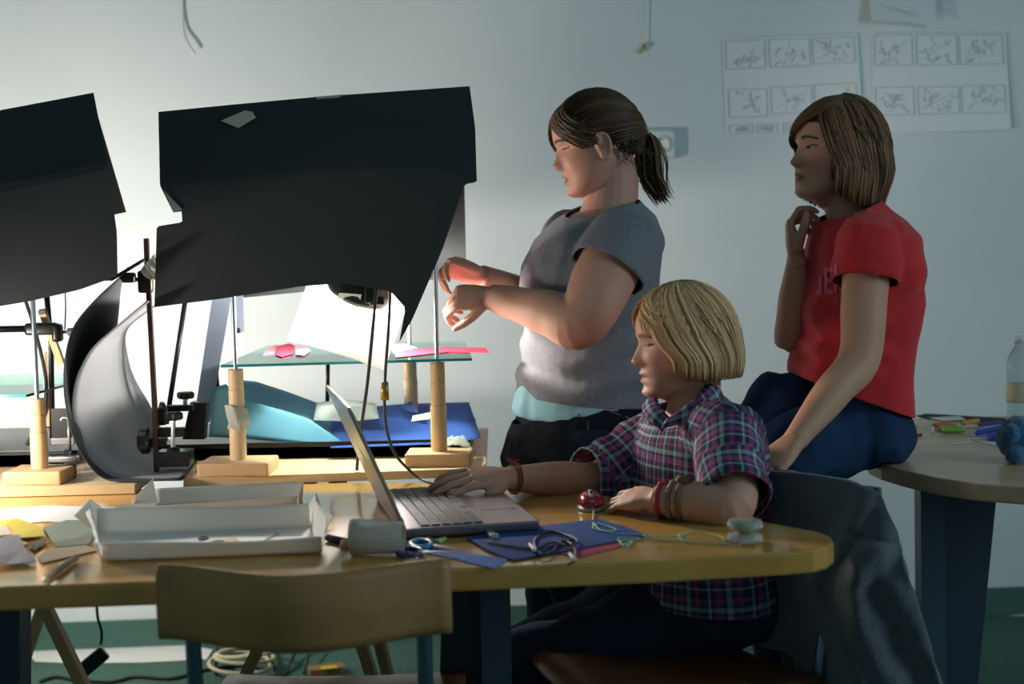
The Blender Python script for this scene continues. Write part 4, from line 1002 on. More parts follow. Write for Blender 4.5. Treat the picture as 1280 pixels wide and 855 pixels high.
class Head:
    """x forward, y to the person's left, z up, all in head heights"""
    def __init__(s, c, F_, H, pitch=0.0, tilt=0.0, full=0.0):
        F_ = V(F_).normalized(); U = V((0, 0, 1)); L = U.cross(F_).normalized()
        R = Matrix.Rotation(math.radians(pitch), 3, L); F_ = R @ F_; U = R @ U          # + pitch looks down
        R = Matrix.Rotation(math.radians(tilt), 3, F_); L = R @ L; U = R @ U
        s.c, s.F, s.L, s.U, s.H, s.full = V(c), F_, L, U, H, full
        zz = [-.5, -.485, -.44, -.38, -.34, -.3, -.25, -.2, -.1, 0.02, .08, .15, .25, .35, .43, .48, .5]
        s.zf = (zz, [.24, .315, .352, .345, .352, .350, .358, .352, .352, .350, .372, .380, .368, .315, .215, .10, .0])
        s.zb = (zz, [.12, .05, -.02, -.10, -.16, -.23, -.33, -.40, -.475, -.515, -.525, -.52, -.49, -.42, -.31, -.17, -.0])
        w = [.07, .135, .205, .262, .285, .302, .318, .332, .352, .365, .372, .375, .36, .305, .215, .11, .0]
        s.zw = (zz, [x + full * math.exp(-((z + .27) / .16) ** 2) for x, z in zip(w, zz)])
    def W(s, x, y, z): return s.c + (s.F * x + s.L * y + s.U * z) * s.H
    def disp(s, y, z):
        g = lambda a, y0, z0, sy, sz: a * math.exp(-((y - y0) / sy) ** 2 - ((z - z0) / sz) ** 2)
        ay = abs(y); d = 0.0
        if -.20 < z < .09:                                     # nose
            if z > -.135: k = (.075 - z) / .21; hgt = .105 * max(0, k) ** 1.25; sg = .040 + .022 * max(0, k)
            else: k = (z + .20) / .065; hgt = .105 * max(0, min(1, k)) ** .55; sg = .062
            d += hgt * math.exp(-(y / sg) ** 2)
        d += g(.040, .062, -.145, .030, .030) if ay == y else 0
        d += g(.040, -.062, -.145, .030, .030) if ay != y else 0
        d += (-.050) * math.exp(-((ay - .150) / .075) ** 2 - ((z - .022) / .050) ** 2)
        d += .030 * math.exp(-((ay - .150) / .055) ** 2 - ((z - .018) / .030) ** 2)
        d += .016 * math.exp(-((ay - .14) / .10) ** 2 - ((z - .098) / .026) ** 2)
        d += .022 * math.exp(-((ay - .2) / .1) ** 2 - ((z + .11) / .09) ** 2)
        d += g(.030, 0, -.252, .085, .022) + g(.032, 0, -.325, .070, .024) - g(.026, 0, -.289, .115, .011)
        d += g(-.010, 0, -.215, .02, .02) + g(.024, 0, -.435, .09, .045) - g(.012, 0, -.375, .08, .02)
        return d
    def front(s, y, z):
        xf = np.interp(z, *s.zf); xb = np.interp(z, *s.zb); w = max(np.interp(z, *s.zw), 1e-4)
        q = min(.999, abs(y) / w); a = (xf - xb) / 2
        return (xf + xb) / 2 + a * (1 - q ** 2.25) ** .5 + s.disp(y, z)
    def mesh(s, ears=True):
        rings = 96; n = 96; vs, fs = [], []
        for i in range(rings):
            z = -.5 + i / (rings - 1); xf = np.interp(z, *s.zf); xb = np.interp(z, *s.zb); w = np.interp(z, *s.zw)
            for j in range(n):
                a = 2 * math.pi * j / n; ca, sa = math.cos(a), math.sin(a); y = w * sa
                x = (xf + xb) / 2 + (xf - xb) / 2 * (math.copysign(abs(ca) ** .94, ca))
                if ca > 0: x += s.disp(y, z) * min(1, ca * 2.2)
                vs.append(s.W(x, y, z))
        for i in range(rings - 1):
            for j in range(n): fs.append((i * n + j, i * n + (j + 1) % n, (i + 1) * n + (j + 1) % n, (i + 1) * n + j))
        fs += [tuple(range(n))[::-1], tuple(range((rings - 1) * n, rings * n))]
        out = [(vs, fs)]
        if ears:
            for sd in (-1, 1):
                pts = []; rad = []
                for k in range(15):                            # helix and lobe
                    a = math.radians(-120 + 285 * k / 14)
                    pts.append(s.W(-.045 - .068 * math.cos(a) * (1 if k < 13 else .8), sd * (.395 + .022 * max(0, math.cos(a))), -.05 + .125 * -math.sin(a) * -1))
                    rad.append(.020 * s.H if k > 1 else .026 * s.H)
                out.append(tube(pts, rad, 8, dome=True))
                out.append(loft([(s.W(-.02, sd * .33, -.05), s.F * .07 * s.H, s.U * .12 * s.H), (s.W(-.04, sd * .375, -.045), s.F * .066 * s.H, s.U * .122 * s.H), (s.W(-.05, sd * .398, -.04), s.F * .058 * s.H, s.U * .11 * s.H)], 16))
        return out
    def local(s, co):
        d = co - np.array(s.c); return np.stack([d @ np.array(s.F), d @ np.array(s.L), d @ np.array(s.U)], 1) / s.H
    def patch(s, name, ol, m, parent, lift=.004, th=.0008, n=8):
        """small patch following the face: outline function (u,v in -1..1) to (y,z)"""
        g = []
        for i in range(n + 1):
            row = []
            for j in range(n * 2 + 1):
                y, z = ol(-1 + 2 * j / (n * 2), -1 + 2 * i / n); row.append(s.W(s.front(y, z) + lift, y, z))
            g.append(row)
        return obj(name, sheet(g, th), m, parent, True)

def skin_colors(me, hd, base, hair, hairline, lip='#a8584f'):
    co = verts_np(me); q = hd.local(co); x, y, z = q.T; n = len(co)
    c = np.tile(np.array(lin(base)[:3]), (n, 1)).astype(np.float32)
    def blend(mask, col):
        nonlocal c
        c = c * (1 - mask[:, None]) + np.array(lin(col)[:3])[None] * mask[:, None]
    face = (x > .15) & (np.abs(z) < .5)
    ay = np.abs(y)
    blend(face * .35 * np.exp(-((ay - .2) / .13) ** 2 - ((z + .14) / .12) ** 2), '#c46a5c')
    blend(face * .3 * np.exp(-(y / .08) ** 2 - ((z + .13) / .06) ** 2), '#c46a5c')
    lipm = np.clip(1.6 - 1.6 * ((y / .125) ** 2 + ((z + .288) / (.052 - .02 * np.clip(ay / .12, 0, 1))) ** 2), 0, 1) * (x > .2)
    blend(lipm * .85, lip)
    blend(.8 * np.exp(-(y / .10) ** 2 - ((z + .289) / .007) ** 2) * (x > .2), '#5a2a26')
    blend(.7 * np.exp(-((ay - .035) / .018) ** 2 - ((z + .178) / .014) ** 2) * (x > .25), '#5a2a26')
    blend(.75 * np.exp(-((x + .035) / .030) ** 2 - ((z + .055) / .045) ** 2) * (ay > .385), '#7a4436')  # shade inside the ear hollow, painted into the skin colour
    near = (np.abs(x) < .8) & (ay < .6) & (z < .8) & (z > -.6)
    blend(np.array([1.0 if (near[i] and hairline(x[i], y[i], z[i])) else 0.0 for i in range(n)]), hair)
    set_col(me, c)

M_skin = mat('skin', '#c89a80', .55, attr='Col', spec=.35, bump=.05, bscale=500)
M_hair = mat('hair', '#5a4630', .5, attr='Col', spec=.3)
M_eye = mat('eye_white', '#4a3f3a', .7); M_iris = mat('iris', '#2a1e18', .5); M_brow = mat('brow', '#5a4130', .8)
mat('brow_fair', '#97754f', .8); mat('eye_white_open', '#9a918b', .6)
def face_parts(hd, parent, brow='brow', openness=.016, look=0.0, eye='eye_white'):
    for sd in (-1, 1):
        def alm(u, v, sd=sd): return sd * (.150 + .058 * u), .012 + openness * v * (1 - u * u) + .006 * u
        def iri(u, v, sd=sd): return sd * (.150 - .020 + .020 * u + look), .012 + openness * .95 * v * math.sqrt(max(0, 1 - u * u * .6))
        def lash(u, v, sd=sd): return sd * (.150 + .064 * u), .012 + openness * (1 - u * u) + .006 * u + .0055 * (v + .6)
        e = hd.patch('eye', alm, MATS[eye], parent, .002)
        hd.patch('iris', iri, M_iris, e, .006); hd.patch('lashes', lash, M_iris, e, .007)
        def brw(u, v, sd=sd): return sd * (.150 + .085 * u), .092 + .016 * (1 - u * u) - .006 * u + .011 * v * (1.05 - .5 * u)
        hd.patch('eyebrow', brw, MATS[brow], parent, .003)

def hair_mesh(name, locks, parent, w=.0042, seg=12, m=None):
    """locks: list of (points, colour, width factor)"""
    vs, fs, cs = [], [], []
    for pts, col, k in locks:
        v, f = tube(pts, [(max(.0006, w * .42 * k * r), max(.0008, w * k * r)) for r in [min(1.0, .55 + 6 * i / len(pts)) * (1 - .75 * max(0, (i / (len(pts) - 1) - .6) / .4) ** 1.6) for i in range(len(pts))]], 4, ref=None)
        b = len(vs); vs += v; fs += [tuple(i + b for i in q) for q in f]; cs += [col] * len(v)
    me = bpy.data.meshes.new(name); me.from_pydata([tuple(v) for v in vs], [], fs); me.update()
    set_col(me, np.array(cs)[:, :3])
    o = obj(name, me, m or M_hair, parent, True); return o
def hcol(cols, rnd, jit=.2):
    a = lin(rnd.choice(cols)); k = 1 + rnd.uniform(-jit, jit); return (a[0] * k, a[1] * k, a[2] * k)
def ell(hd, az, th, sc=1.0):
    d = V((math.sin(th) * math.cos(az), math.sin(th) * math.sin(az), math.cos(th)))
    return hd.W(-.07 + .455 * d.x * sc, .385 * d.y * sc, .03 + .475 * d.z * sc)
def D(a): return math.radians(a)

def hand(W, f, n, side, s=1.0, curls=((.2, .3, .2),) * 4, spread=.06, thumb=(.5, .4, .3), tcurl=(.2, .2), wr=.025):
    """W wrist, f finger direction, n out of the back of the hand, side: thumb side. Returns closed shapes."""
    f = V(f).normalized(); n = V(n); n = (n - f * n.dot(f)).normalized(); sd = V(side); sd = (sd - f * sd.dot(f) - n * sd.dot(n)).normalized()
    W = V(W); out = []
    pl, pw = .082 * s, .036 * s
    out.append(loft([(W - f * .02 * s, n * .023 * s, sd * .026 * s), (W + f * .006 * s, n * .020 * s, sd * .026 * s), (W + f * .035 * s, n * .019 * s, sd * .034 * s),
                     (W + f * .062 * s, n * .014 * s, sd * .038 * s), (W + f * pl, n * .010 * s, sd * .036 * s)], 18, 2.3))
    lens = ((.040, .024, .019), (.044, .027, .020), (.041, .025, .019), (.032, .019, .017)); rr = (.0086, .0088, .0084, .0074)
    for k in range(4):
        o = (.027 - .018 * k) * s; base = W + f * (pl - .012 * s - (.004 * abs(k - 1.2)) * s) + sd * o - n * .001 * s
        d = (f + sd * spread * (1.3 - k)).normalized(); ax = d.cross(n).normalized()   # curl turns d towards -n
        pts = [base, base + d * .016 * s]; rad = [rr[k] * 1.1 * s, rr[k] * 1.1 * s]; p = pts[-1]
        for L_, cu in zip(lens[k], curls[k]):
            d = Matrix.Rotation(-cu, 3, ax) @ d
            mid = p + d * L_ * s * .5; p = p + d * L_ * s
            i = len(pts); pts += [mid, p]; rad += [rr[k] * s * (.96 - .03 * (i - 2)), rr[k] * s * (1.0 - .05 * (i - 1))]
        rad[-1] = rr[k] * s * .72
        out.append(tube(pts, rad, 10, dome=True))
    a, b, c = thumb
    d = (f * a + sd * b - n * c).normalized(); base = W + f * .020 * s + sd * .022 * s - n * .004 * s; ax = d.cross(-n).normalized() if abs(d.dot(n)) < .99 else sd
    pts = [base, base + d * .035 * s]; rad = [.014 * s, .0115 * s]; p = pts[-1]
    for L_, cu in zip((.030, .024), tcurl):
        d = (d + (f * .9 - sd * .6) * cu).normalized(); p = p + d * L_ * s; pts.append(p); rad.append((.0100 if L_ > .025 else .0078) * s)
    out.append(tube(pts, rad, 10, dome=True))
    return out
def ringset(specs, ft, Y, ux=None):
    """specs: (px, py, half depth, half width[, Y]) seen along facing direction ft"""
    ft = V(ft).normalized(); lt = V((0, 0, 1)).cross(ft); out = []
    for sp in specs:
        y = sp[4] if len(sp) > 4 else Y
        out.append((P(sp[0], sp[1], y), ft * sp[2], lt * sp[3]))
    return out
def axis_uv(me, axes, name='plaid'):
    """cloth coordinates: around and along the nearest limb axis"""
    co = verts_np(me).astype(np.float64); best = np.full(len(co), 1e9); uv = np.zeros((len(co), 3))
    for ax in axes:
        pts, rad, ref = ax; arc = 0.0
        for a, b in zip(pts, pts[1:]):
            a_, b_ = np.array(a), np.array(b); ab = b_ - a_; L_ = np.linalg.norm(ab); t = ab / L_
            k = np.clip((co - a_) @ t, 0, L_); dv = co - (a_ + k[:, None] * t); dist = np.linalg.norm(dv, axis=1) / rad
            u, v = frame(V(t), V(ref)); ang = np.arctan2(dv @ np.array(v), dv @ np.array(u))
            m = dist < best; best[m] = dist[m]; uv[m, 0] = (ang * rad)[m]; uv[m, 1] = (arc + k)[m]
            arc += L_
    at = me.attributes.new(name, 'FLOAT_VECTOR', 'POINT'); at.data.foreach_set('vector', uv.astype(np.float32).ravel())
# ================================================================== standing child in grey t-shirt
M_tee = mat('grey_jersey', '#84848a', .9, color2='#7a7a80', scale=120, bump=.25, bscale=700, spec=.15, sheen=.2)
M_mint = mat('mint_jersey', '#9cc9d3', .9, spec=.15)
M_dark = mat('black_denim', '#1c1e26', .9, bump=.2, bscale=600, spec=.15)
M_jean = mat('navy_denim', '#252d3d', .9, color2='#1f2634', scale=8, bump=.3, bscale=600, spec=.15)
M_shoe = mat('dark_shoe', '#2a2624', .6)
def shoe(c, d, parent, L_=.22, m=None):
    d = V((d[0], d[1], 0)).normalized(); sd = V((-d.y, d.x, 0)); c = V((c[0], c[1], 0)); z = V((0, 0, 1))
    return obj('shoe', loft([(c - d * .06 + z * .03, z * .028, sd * .022), (c - d * .05 + z * .045, z * .045, sd * .032), (c + z * .045, z * .045, sd * .036), (c + d * .06 + z * .034, z * .034, sd * .04),
                             (c + d * (L_ - .09) + z * .026, z * .026, sd * .042), (c + d * (L_ - .065) + z * .02, z * .018, sd * .03)], 18, 2.4), m or M_shoe, parent, True)

def standing_child():
    Y = 3.0; ft = V((-1, -.33, 0))
    t = thing('person', 'standing child in grey t-shirt with brown ponytail, hands at the rig', 'person', (P(725, 500, Y).x, Y, 0))
    hd = Head(P(740, 180, Y), (-1, -.10, 0), .205, 13, 0, .035)
    neck = tube([hd.W(-.14, 0, -.14), hd.W(-.13, 0, -.42), P(762, 262, Y), P(762, 300, Y)], [.052, .052, .060, .085], 20)
    jaw = tube([hd.W(.10, 0, -.40), hd.W(-.10, 0, -.42)], [.036, .045], 16, dome=True)
    Sn, En, Wn = P(784, 296, 2.86), P(724, 402, 2.78), P(614, 371, 2.93)
    Sf, Ef, Wf = P(715, 300, 3.13), P(690, 385, 3.17), P(600, 346, 3.03)
    arm_n = limb([Sn, Sn.lerp(En, .5), En + V((.004, 0, -.002)), En.lerp(Wn, .3), En.lerp(Wn, .7), Wn], [.064, .063, .052, .047, .036, .027])
    arm_f = limb([Sf, Sf.lerp(Ef, .5), Ef, Ef.lerp(Wf, .5), Wf], [.055, .052, .046, .037, .027])
    hn = hand(Wn, P(560, 372, 2.93) - Wn, (0, -.75, .65), (0, -.5, -.6), .88, curls=((.9, .9, .5), (1.0, 1.0, .5), (1.1, 1.0, .5), (1.2, 1.0, .5)), spread=.05, thumb=(.7, .5, .6))
    hf = hand(Wf, P(556, 330, 3.0) - Wf, (0, .65, .75), (0, -.8, .3), .88, curls=((.9, .7, .4), (1.0, .8, .4), (1.1, .9, .4), (1.2, .9, .4)), spread=.05, thumb=(.9, .35, .25))
    core = loft(ringset([(758, 264, .058, .096), (755, 276, .084, .138), (747, 300, .112, .162), (738, 330, .115, .15), (733, 420, .09, .12), (728, 500, .10, .13)], ft, Y))
    me = remesh(hd.mesh() + [neck, jaw, arm_n, arm_f, core] + hn + hf, .0026, 7)
    def hl(x, y, z):
        ay = abs(y)
        return (z > .33 - .25 * max(0, .30 - x) * 1.2) and x < .40 or (x < .06 and z > -.02 and ay < .372) or (x < -.2 and z > -.14 + .35 * (x + .5) and ay < .372)
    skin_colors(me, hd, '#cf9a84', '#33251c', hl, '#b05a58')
    obj('body', me, M_skin, t)
    face_parts(hd, t, openness=.005)
    # ---- hair
    rnd = random.Random(11); locks = []; cols = ['#4a3527', '#5a412d', '#6a4e34', '#3f2d20']
    tie = hd.W(-.53, 0, .0)
    for i in range(1800):
        az = D(rnd.uniform(-150, 150)); aa = abs(math.degrees(az))
        th0 = np.interp(aa, [0, 40, 65, 85, 100, 120, 150], [46, 56, 72, 84, 104, 118, 122]) - rnd.random() ** 1.5 * 62
        th0 = D(max(6, th0)); lay = 1.015 + .045 * rnd.random()
        a = V((math.sin(th0) * math.cos(az), math.sin(th0) * math.sin(az), math.cos(th0)))
        b = V((-1, 0, 0.0)); pts = []
        for k in range(11):
            s = k / 10; d = a.lerp(b, s * .93); d.normalize()
            ll = lay + .05 * math.sin(math.pi * s) * (a.z > -.2)
            p = hd.W(-.07 + .455 * d.x * ll, .385 * d.y * ll, .03 + .475 * d.z * ll)
            if s > .7: p = p.lerp(tie, (s - .7) / .3 * .85)
            pts.append(p)
        locks.append((pts, hcol(cols, rnd, .25), rnd.uniform(.7, 1.2)))
    for i in range(260):                                        # fringe swept over the forehead, both temples
        far = rnd.random() < .55
        az0 = D(rnd.uniform(-25, 25)); az1 = D(rnd.uniform(-62, -28)) if far else D(rnd.uniform(62, 84))
        th1 = D(rnd.uniform(70, 92)) if far else D(rnd.uniform(80, 98)); sc = rnd.uniform(1.05, 1.13)
        pts = []
        for k in range(10):
            s = k / 9; pts.append(ell(hd, az0 + (az1 - az0) * s ** 1.3, D(30) + (th1 - D(30)) * s, 1.05 + (sc - 1.05) * math.sin(math.pi * s * .8) + .02))
        locks.append((pts, hcol(cols, rnd, .25), rnd.uniform(.6, 1.0)))
    for i in range(330):                                        # the tail
        o = V((rnd.gauss(0, .022), rnd.gauss(0, .05), rnd.gauss(0, .025))); e = rnd.uniform(.8, 1.08)
        L0 = [(-.50, 0, .01), (-.54, 0, -.01), (-.57, 0, -.12), (-.55, 0, -.34), (-.52, 0, -.52), (-.58, 0, -.70)]
        pts = []
        for k, q in enumerate(L0):
            w = (.35, .4, 1.0, 1.5, 1.4, 1.1)[k]
            pts.append(hd.W(q[0] + o.x * w * 1.6, o.y * w, (q[2] + .05) * e - .05 + o.z * w))
        locks.append((spline(pts, 3), hcol(['#4a3525', '#6b5034', '#876844', '#3f2d20'], rnd, .25), rnd.uniform(.6, 1.1)))
    for i in range(45):                                         # loose wisps at nape and ear
        a = hd.W(rnd.uniform(-.42, .0), rnd.choice((-.33, .36)), rnd.uniform(-.12, .05)); pts = [a]
        for k in range(6): pts.append(pts[-1] + hd.F * rnd.gauss(-.004, .004) - hd.U * rnd.uniform(.005, .011) + hd.L * rnd.gauss(0, .002))
        locks.append((pts, hcol(cols, rnd), .35))
    hair = hair_mesh('hair', locks, t, .0034)
    obj('hair_tie', tube([tie - hd.F * .006 + (hd.L * math.cos(a) + hd.U * math.sin(a)) * .018 for a in np.linspace(0, 6.283, 20)], .0055, 8), mat('beige_tie', '#b7ab94', .8), hair, True)
    # ---- t-shirt
    tor = loft(ringset([(762, 250, .05, .07), (759, 262, .066, .105), (755, 274, .092, .150), (747, 300, .122, .178), (739, 330, .134, .178), (735, 360, .136, .172), (732, 400, .127, .168),
                        (730, 440, .126, .168), (728, 470, .130, .172), (726, 500, .132, .174), (725, 530, .132, .174)], ft, Y), 32, 2.15)
    sl_n = tube([Sn + V((0, .03, .012)), Sn + V((.002, 0, .0)), Sn.lerp(En, .22), Sn.lerp(En, .42)], [.066, .073, .075, .077], 28)
    sl_f = tube([Sf + V((0, -.03, .01)), Sf, Sf.lerp(Ef, .25), Sf.lerp(Ef, .45)], [.062, .066, .066, .068], 24)
    me = remesh([tor, sl_n, sl_f], .0055, 6)
    def fold(p):
        q = (p - P(735, 470, Y)); zz = q.z
        return .004 * math.sin(zz * 95 + 14 * p.x + 3 * math.sin(p.x * 18)) * max(0, min(1, (.20 - abs(zz - .02)) / .1))
    wrinkle(me, .0065, 9, (1, 1, .7), 3.1, fold)
    dn = (En - Sn).normalized(); df = (Ef - Sf).normalized(); nk = P(751, 258, Y)
    open_cap(me, Sn.lerp(En, .42), dn, .085); open_cap(me, Sf.lerp(Ef, .45), df, .075)
    cut(me, [(P(724, 497, Y), V((-.10, 0, -1)), .5), (nk, V((-.20, -.16, 1)), .16)])
    garment('t_shirt', me, M_tee, t)
    obj('neckband', tube([P(751, 257, Y) + V((.075 * math.cos(a), .085 * math.sin(a), .02 * math.cos(a) - .004)) for a in np.linspace(0, 6.283, 30)], .004, 8), M_tee, t, True) if False else None
    # ---- vest hem, dark overskirt, jeans
    v = loft(ringset([(725, 470, .120, .160), (724, 495, .130, .170), (722, 512, .133, .172), (722, 518, .128, .168)], ft, Y), 32, 2.1)
    me = remesh([v], .005, 4); wrinkle(me, .003, 14, (1, 1, 1.6), 8.0); garment('vest_hem', me, M_mint, t)
    sk = loft(ringset([(735, 492, .110, .155), (728, 508, .128, .172), (723, 540, .140, .182), (719, 576, .152, .192), (718, 582, .150, .190)], ft, Y), 36, 2.2)
    me = remesh([sk], .006, 3)
    wrinkle(me, .004, 11, (1.6, 1.6, .5), 5.0)
    cut(me, [(P(705, 508, Y), V((-.32, 0, 1)), .6)])
    s_ = garment('overskirt', me, M_dark, t)
    obj('zip', tube([P(734, 517, 2.833), P(735, 540, 2.825), P(736, 565, 2.816)], .0014, 6), mat('grey_piping', '#6b6d68', .5), s_)
    obj('rivet', lathe([(.004, 0), (.003, .002)], P(723, 519, 2.832), (0, -1, 0), 12), M_rod, s_)
    obj('strap_piping', cable([P(732, 496, 2.84), P(748, 507, 2.838), P(765, 515, 2.838), P(790, 524, 2.85)], .0015), mat('grey_piping', '#8b8d88', .5), s_, True)
    hips = []
    lt = V((0, 0, 1)).cross(ft.normalized())
    pel = P(724, 560, Y)
    for sd in (-1, 1):
        h = pel + lt * .085 * sd; k = V((h.x - .01, h.y, .46)); a = V((h.x + .01, h.y, .07))
        hips.append(tube(spline([h + V((0, 0, .06)), h.lerp(k, .5), k, k.lerp(a, .5), a], 4), [.105] * 4 + [.100] * 4 + [.082] * 4 + [.074] * 4 + [.070], 20))
        shoe((a.x, a.y), ft, t)
    me = remesh(hips + [loft(ringset([(726, 520, .12, .16), (724, 580, .125, .175), (724, 620, .10, .15)], ft, Y), 28)], .007, 5)
    wrinkle(me, .004, 10, (1, 1, 1.4), 2.0)
    garment('jeans', me, M_jean, t)
standing_child()

# ================================================================== child in red t-shirt
M_red = mat('red_jersey', '#cf3436', .9, color2='#c62f33', scale=60, bump=.2, bscale=700, spec=.15, sheen=.2)
M_jean2 = mat('blue_denim', '#293f5e', .9, color2='#223551', scale=9, bump=.3, bscale=600, spec=.15)
def red_child():
    Y = 2.96; ft = V((-1, -.22, 0))
    t = thing('person', 'child in red t-shirt sitting on the side table, hand at chin', 'person', (P(1075, 560, Y).x, Y, 0))
    hd = Head(P(1040, 189, Y), (-1, -.28, 0), .206, -4, 0, .0)
    neck = tube([hd.W(-.14, 0, -.12), hd.W(-.14, 0, -.42), P(1064, 268, Y), P(1070, 300, Y)], [.046, .045, .050, .07], 20)
    jaw = tube([hd.W(.10, 0, -.40), hd.W(-.10, 0, -.42)], [.030, .038], 16, dome=True)
    Sn, En, Wn = P(1086, 306, 2.83), P(1074, 448, 2.77), P(992, 552, 2.645)
    Sf, Ef, Wf = P(1044, 312, 3.09), P(990, 425, 3.02), P(996, 322, 2.99)
    arm_n = limb([Sn, Sn.lerp(En, .5), En, En.lerp(Wn, .4), Wn], [.050, .045, .041, .036, .0225])
    arm_f = limb([Sf, Sf.lerp(Ef, .5), Ef, Ef.lerp(Wf, .4), Wf], [.046, .042, .036, .035, .0205])
    hn = hand(Wn, P(950, 594, 2.60) - Wn, (-.5, -.6, .6), (-.6, .2, .6), .9, curls=((.25, .35, .2),) * 4)
    hf = hand(Wf, P(985, 272, 2.99) - Wf, (-.9, .15, .1), (.15, -1, 0), .9,
              curls=((.75, 1.0, .5), (1.25, 1.1, .5), (1.45, 1.2, .6), (1.5, 1.2, .6)), spread=.04, thumb=(.9, .35, .5), tcurl=(.1, .2))
    core = loft(ringset([(1068, 300, .04, .06), (1072, 340, .07, .10), (1070, 430, .08, .11), (1065, 520, .09, .12)], ft, Y))
    me = remesh(hd.mesh() + [neck, jaw, arm_n, arm_f, core] + hn + hf, .0026, 7)
    def hl(x, y, z): return (z > .25 and x < .42) or (x < .10 and z > -.2) or (x < -.15 and z > -.42)
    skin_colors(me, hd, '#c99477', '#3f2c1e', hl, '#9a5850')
    obj('body', me, M_skin, t); face_parts(hd, t, openness=.015, look=-.015, eye='eye_white_open')
    rnd = random.Random(5); locks = []; cols = ['#563a24', '#67452b', '#7a5434', '#43291b', '#8c643e']
    for i in range(2300):
        a1 = rnd.uniform(64, 296); sgn = 1 if a1 <= 180 else -1; b1 = a1 if a1 <= 180 else 360 - a1
        a0 = 20 + (b1 - 64) * 1.38; th0 = D(rnd.uniform(2, 36) if (rnd.random() < .7 or a0 < 75) else rnd.uniform(30, 80)); lay = rnd.uniform(1.05, 1.13) + .06 * max(0, min(1, (b1 - 100) / 50))
        zend = np.interp(b1, [64, 100, 140, 180], [-.40, -.50, -.62, -.68]) + rnd.uniform(-.08, .05)
        pts = []
        for k in range(13):
            s = k / 12; az = sgn * D(a0 + (b1 - a0) * min(1, s * 1.35) ** .9)
            if s < .55: p = ell(hd, az, th0 + (D(92) - th0) * s / .55, lay)
            else:
                u = (s - .55) / .45; r = lay * (1 + .04 * math.sin(u * 3.1) - .07 * u * u * (b1 > 120) + .05 * math.sin(u * 6.2) * (b1 > 120) - .02 * u)
                q = ell(hd, az, D(92), r); p = q + hd.U * ((zend - .0) * u * hd.H)
            pts.append(p)
        locks.append((pts, hcol(cols, rnd, .25), rnd.uniform(.7, 1.25)))
    for i in range(420):                                        # fringe swept across the forehead
        az0 = D(rnd.uniform(20, 75)); th0 = D(rnd.uniform(14, 36)); az1 = D(rnd.uniform(-66, 6)); th1 = D(np.interp(math.degrees(az1), [-66, 6], [94, 70]) + rnd.uniform(-12, 4)); lay = rnd.uniform(1.05, 1.12)
        pts = [ell(hd, az0 + (az1 - az0) * (k / 11) ** 1.15, th0 + (th1 - th0) * (k / 11), lay + .03 * math.sin(k / 11 * 3.1)) for k in range(12)]
        locks.append((pts, hcol(['#67452b', '#7a5434', '#5f3f26'], rnd, .22), rnd.uniform(.6, 1.1)))
    for i in range(160):                                        # near temple, in front of the ear
        az0 = D(rnd.uniform(35, 62)); az1 = D(rnd.uniform(58, 72)); th0 = D(rnd.uniform(20, 45)); lay = rnd.uniform(1.04, 1.09); ze = rnd.uniform(-.36, -.16); pts = []
        for k in range(11):
            s = k / 10
            if s < .6: p = ell(hd, az0 + (az1 - az0) * s / .6, th0 + (D(90) - th0) * s / .6, lay)
            else: p = ell(hd, az1, D(90), lay) + hd.U * (ze * (s - .6) / .4 * hd.H)
            pts.append(p)
        locks.append((pts, hcol(cols, rnd, .25), rnd.uniform(.6, 1.0)))
    hair_mesh('hair', locks, t, .0034)
    # shirt
    tor = loft(ringset([(1066, 252, .045, .06), (1067, 266, .060, .085), (1072, 280, .078, .130), (1077, 300, .092, .158), (1078, 330, .098, .165), (1076, 370, .106, .155), (1071, 420, .114, .15),
                        (1064, 470, .116, .152), (1060, 510, .118, .155), (1058, 545, .118, .155)], ft, Y), 32, 2.15)
    sl_n = tube([Sn + V((0, .03, .014)), Sn, Sn.lerp(En, .18), Sn.lerp(En, .33)], [.056, .060, .062, .063], 28)
    sl_f = tube([Sf + V((0, -.03, .01)), Sf, Sf.lerp(Ef, .2), Sf.lerp(Ef, .38)], [.05, .054, .056, .058], 24)
    me = remesh([tor, sl_n, sl_f], .0055, 6)
    def fold(p):
        q = p - P(1010, 440, Y - .1); return .010 * math.sin(q.z * 70 + q.x * 55 + 2 * math.sin(q.z * 30)) * max(0, 1 - q.length / .2) + .005 * math.sin(p.x * 70 - p.z * 30) * max(0, 1 - (p - P(1110, 440, Y)).length / .22) + .006 * math.sin(p.z * 90 - p.x * 60) * max(0, 1 - (p - P(1110, 350, Y - .1)).length / .12)
    wrinkle(me, .010, 9, (1, 1, .55), 7.7, fold)
    open_cap(me, Sn.lerp(En, .33), En - Sn, .07); open_cap(me, Sf.lerp(Ef, .38), Ef - Sf, .065)
    cut(me, [(P(1060, 492, Y), V((-.38, 0, -1)), .5), (P(1062, 262, Y), V((-.35, -.05, 1)), .14)])
    sh = garment('t_shirt', me, M_red, t)
    # pink lettering printed on the chest, partly turned away
    M_print = mat('pink_print', '#e0557a', .8)
    for x0, x1, y0, y1 in ((1031, 1035, 334, 368), (1035, 1042, 334, 340), (1035, 1041, 348, 353), (1035, 1042, 362, 368), (1024, 1028, 344, 369), (1021, 1024, 362, 369), (1043, 1047, 331, 345), (1043, 1047, 352, 366)):
        g = [[on_surface(me, x0 + (x1 - x0) * a / 3, y0 + (y1 - y0) * b / 4) for a in range(4)] for b in range(5)]
        if all(p is not None for r in g for p in r): obj('printed_letter', sheet(g, .0006), M_print, sh)
    # jeans: pelvis on the table, thighs to the left, shins hanging
    lt = V((0, 0, 1)).cross(ft.normalized())
    hn_ = P(1080, 548, 2.93); hf_ = P(1062, 530, 3.07)
    hn_.z = hf_.z = TZ + .080
    kn, kf = P(986, 580, 2.80), P(965, 522, 2.96)
    parts = []
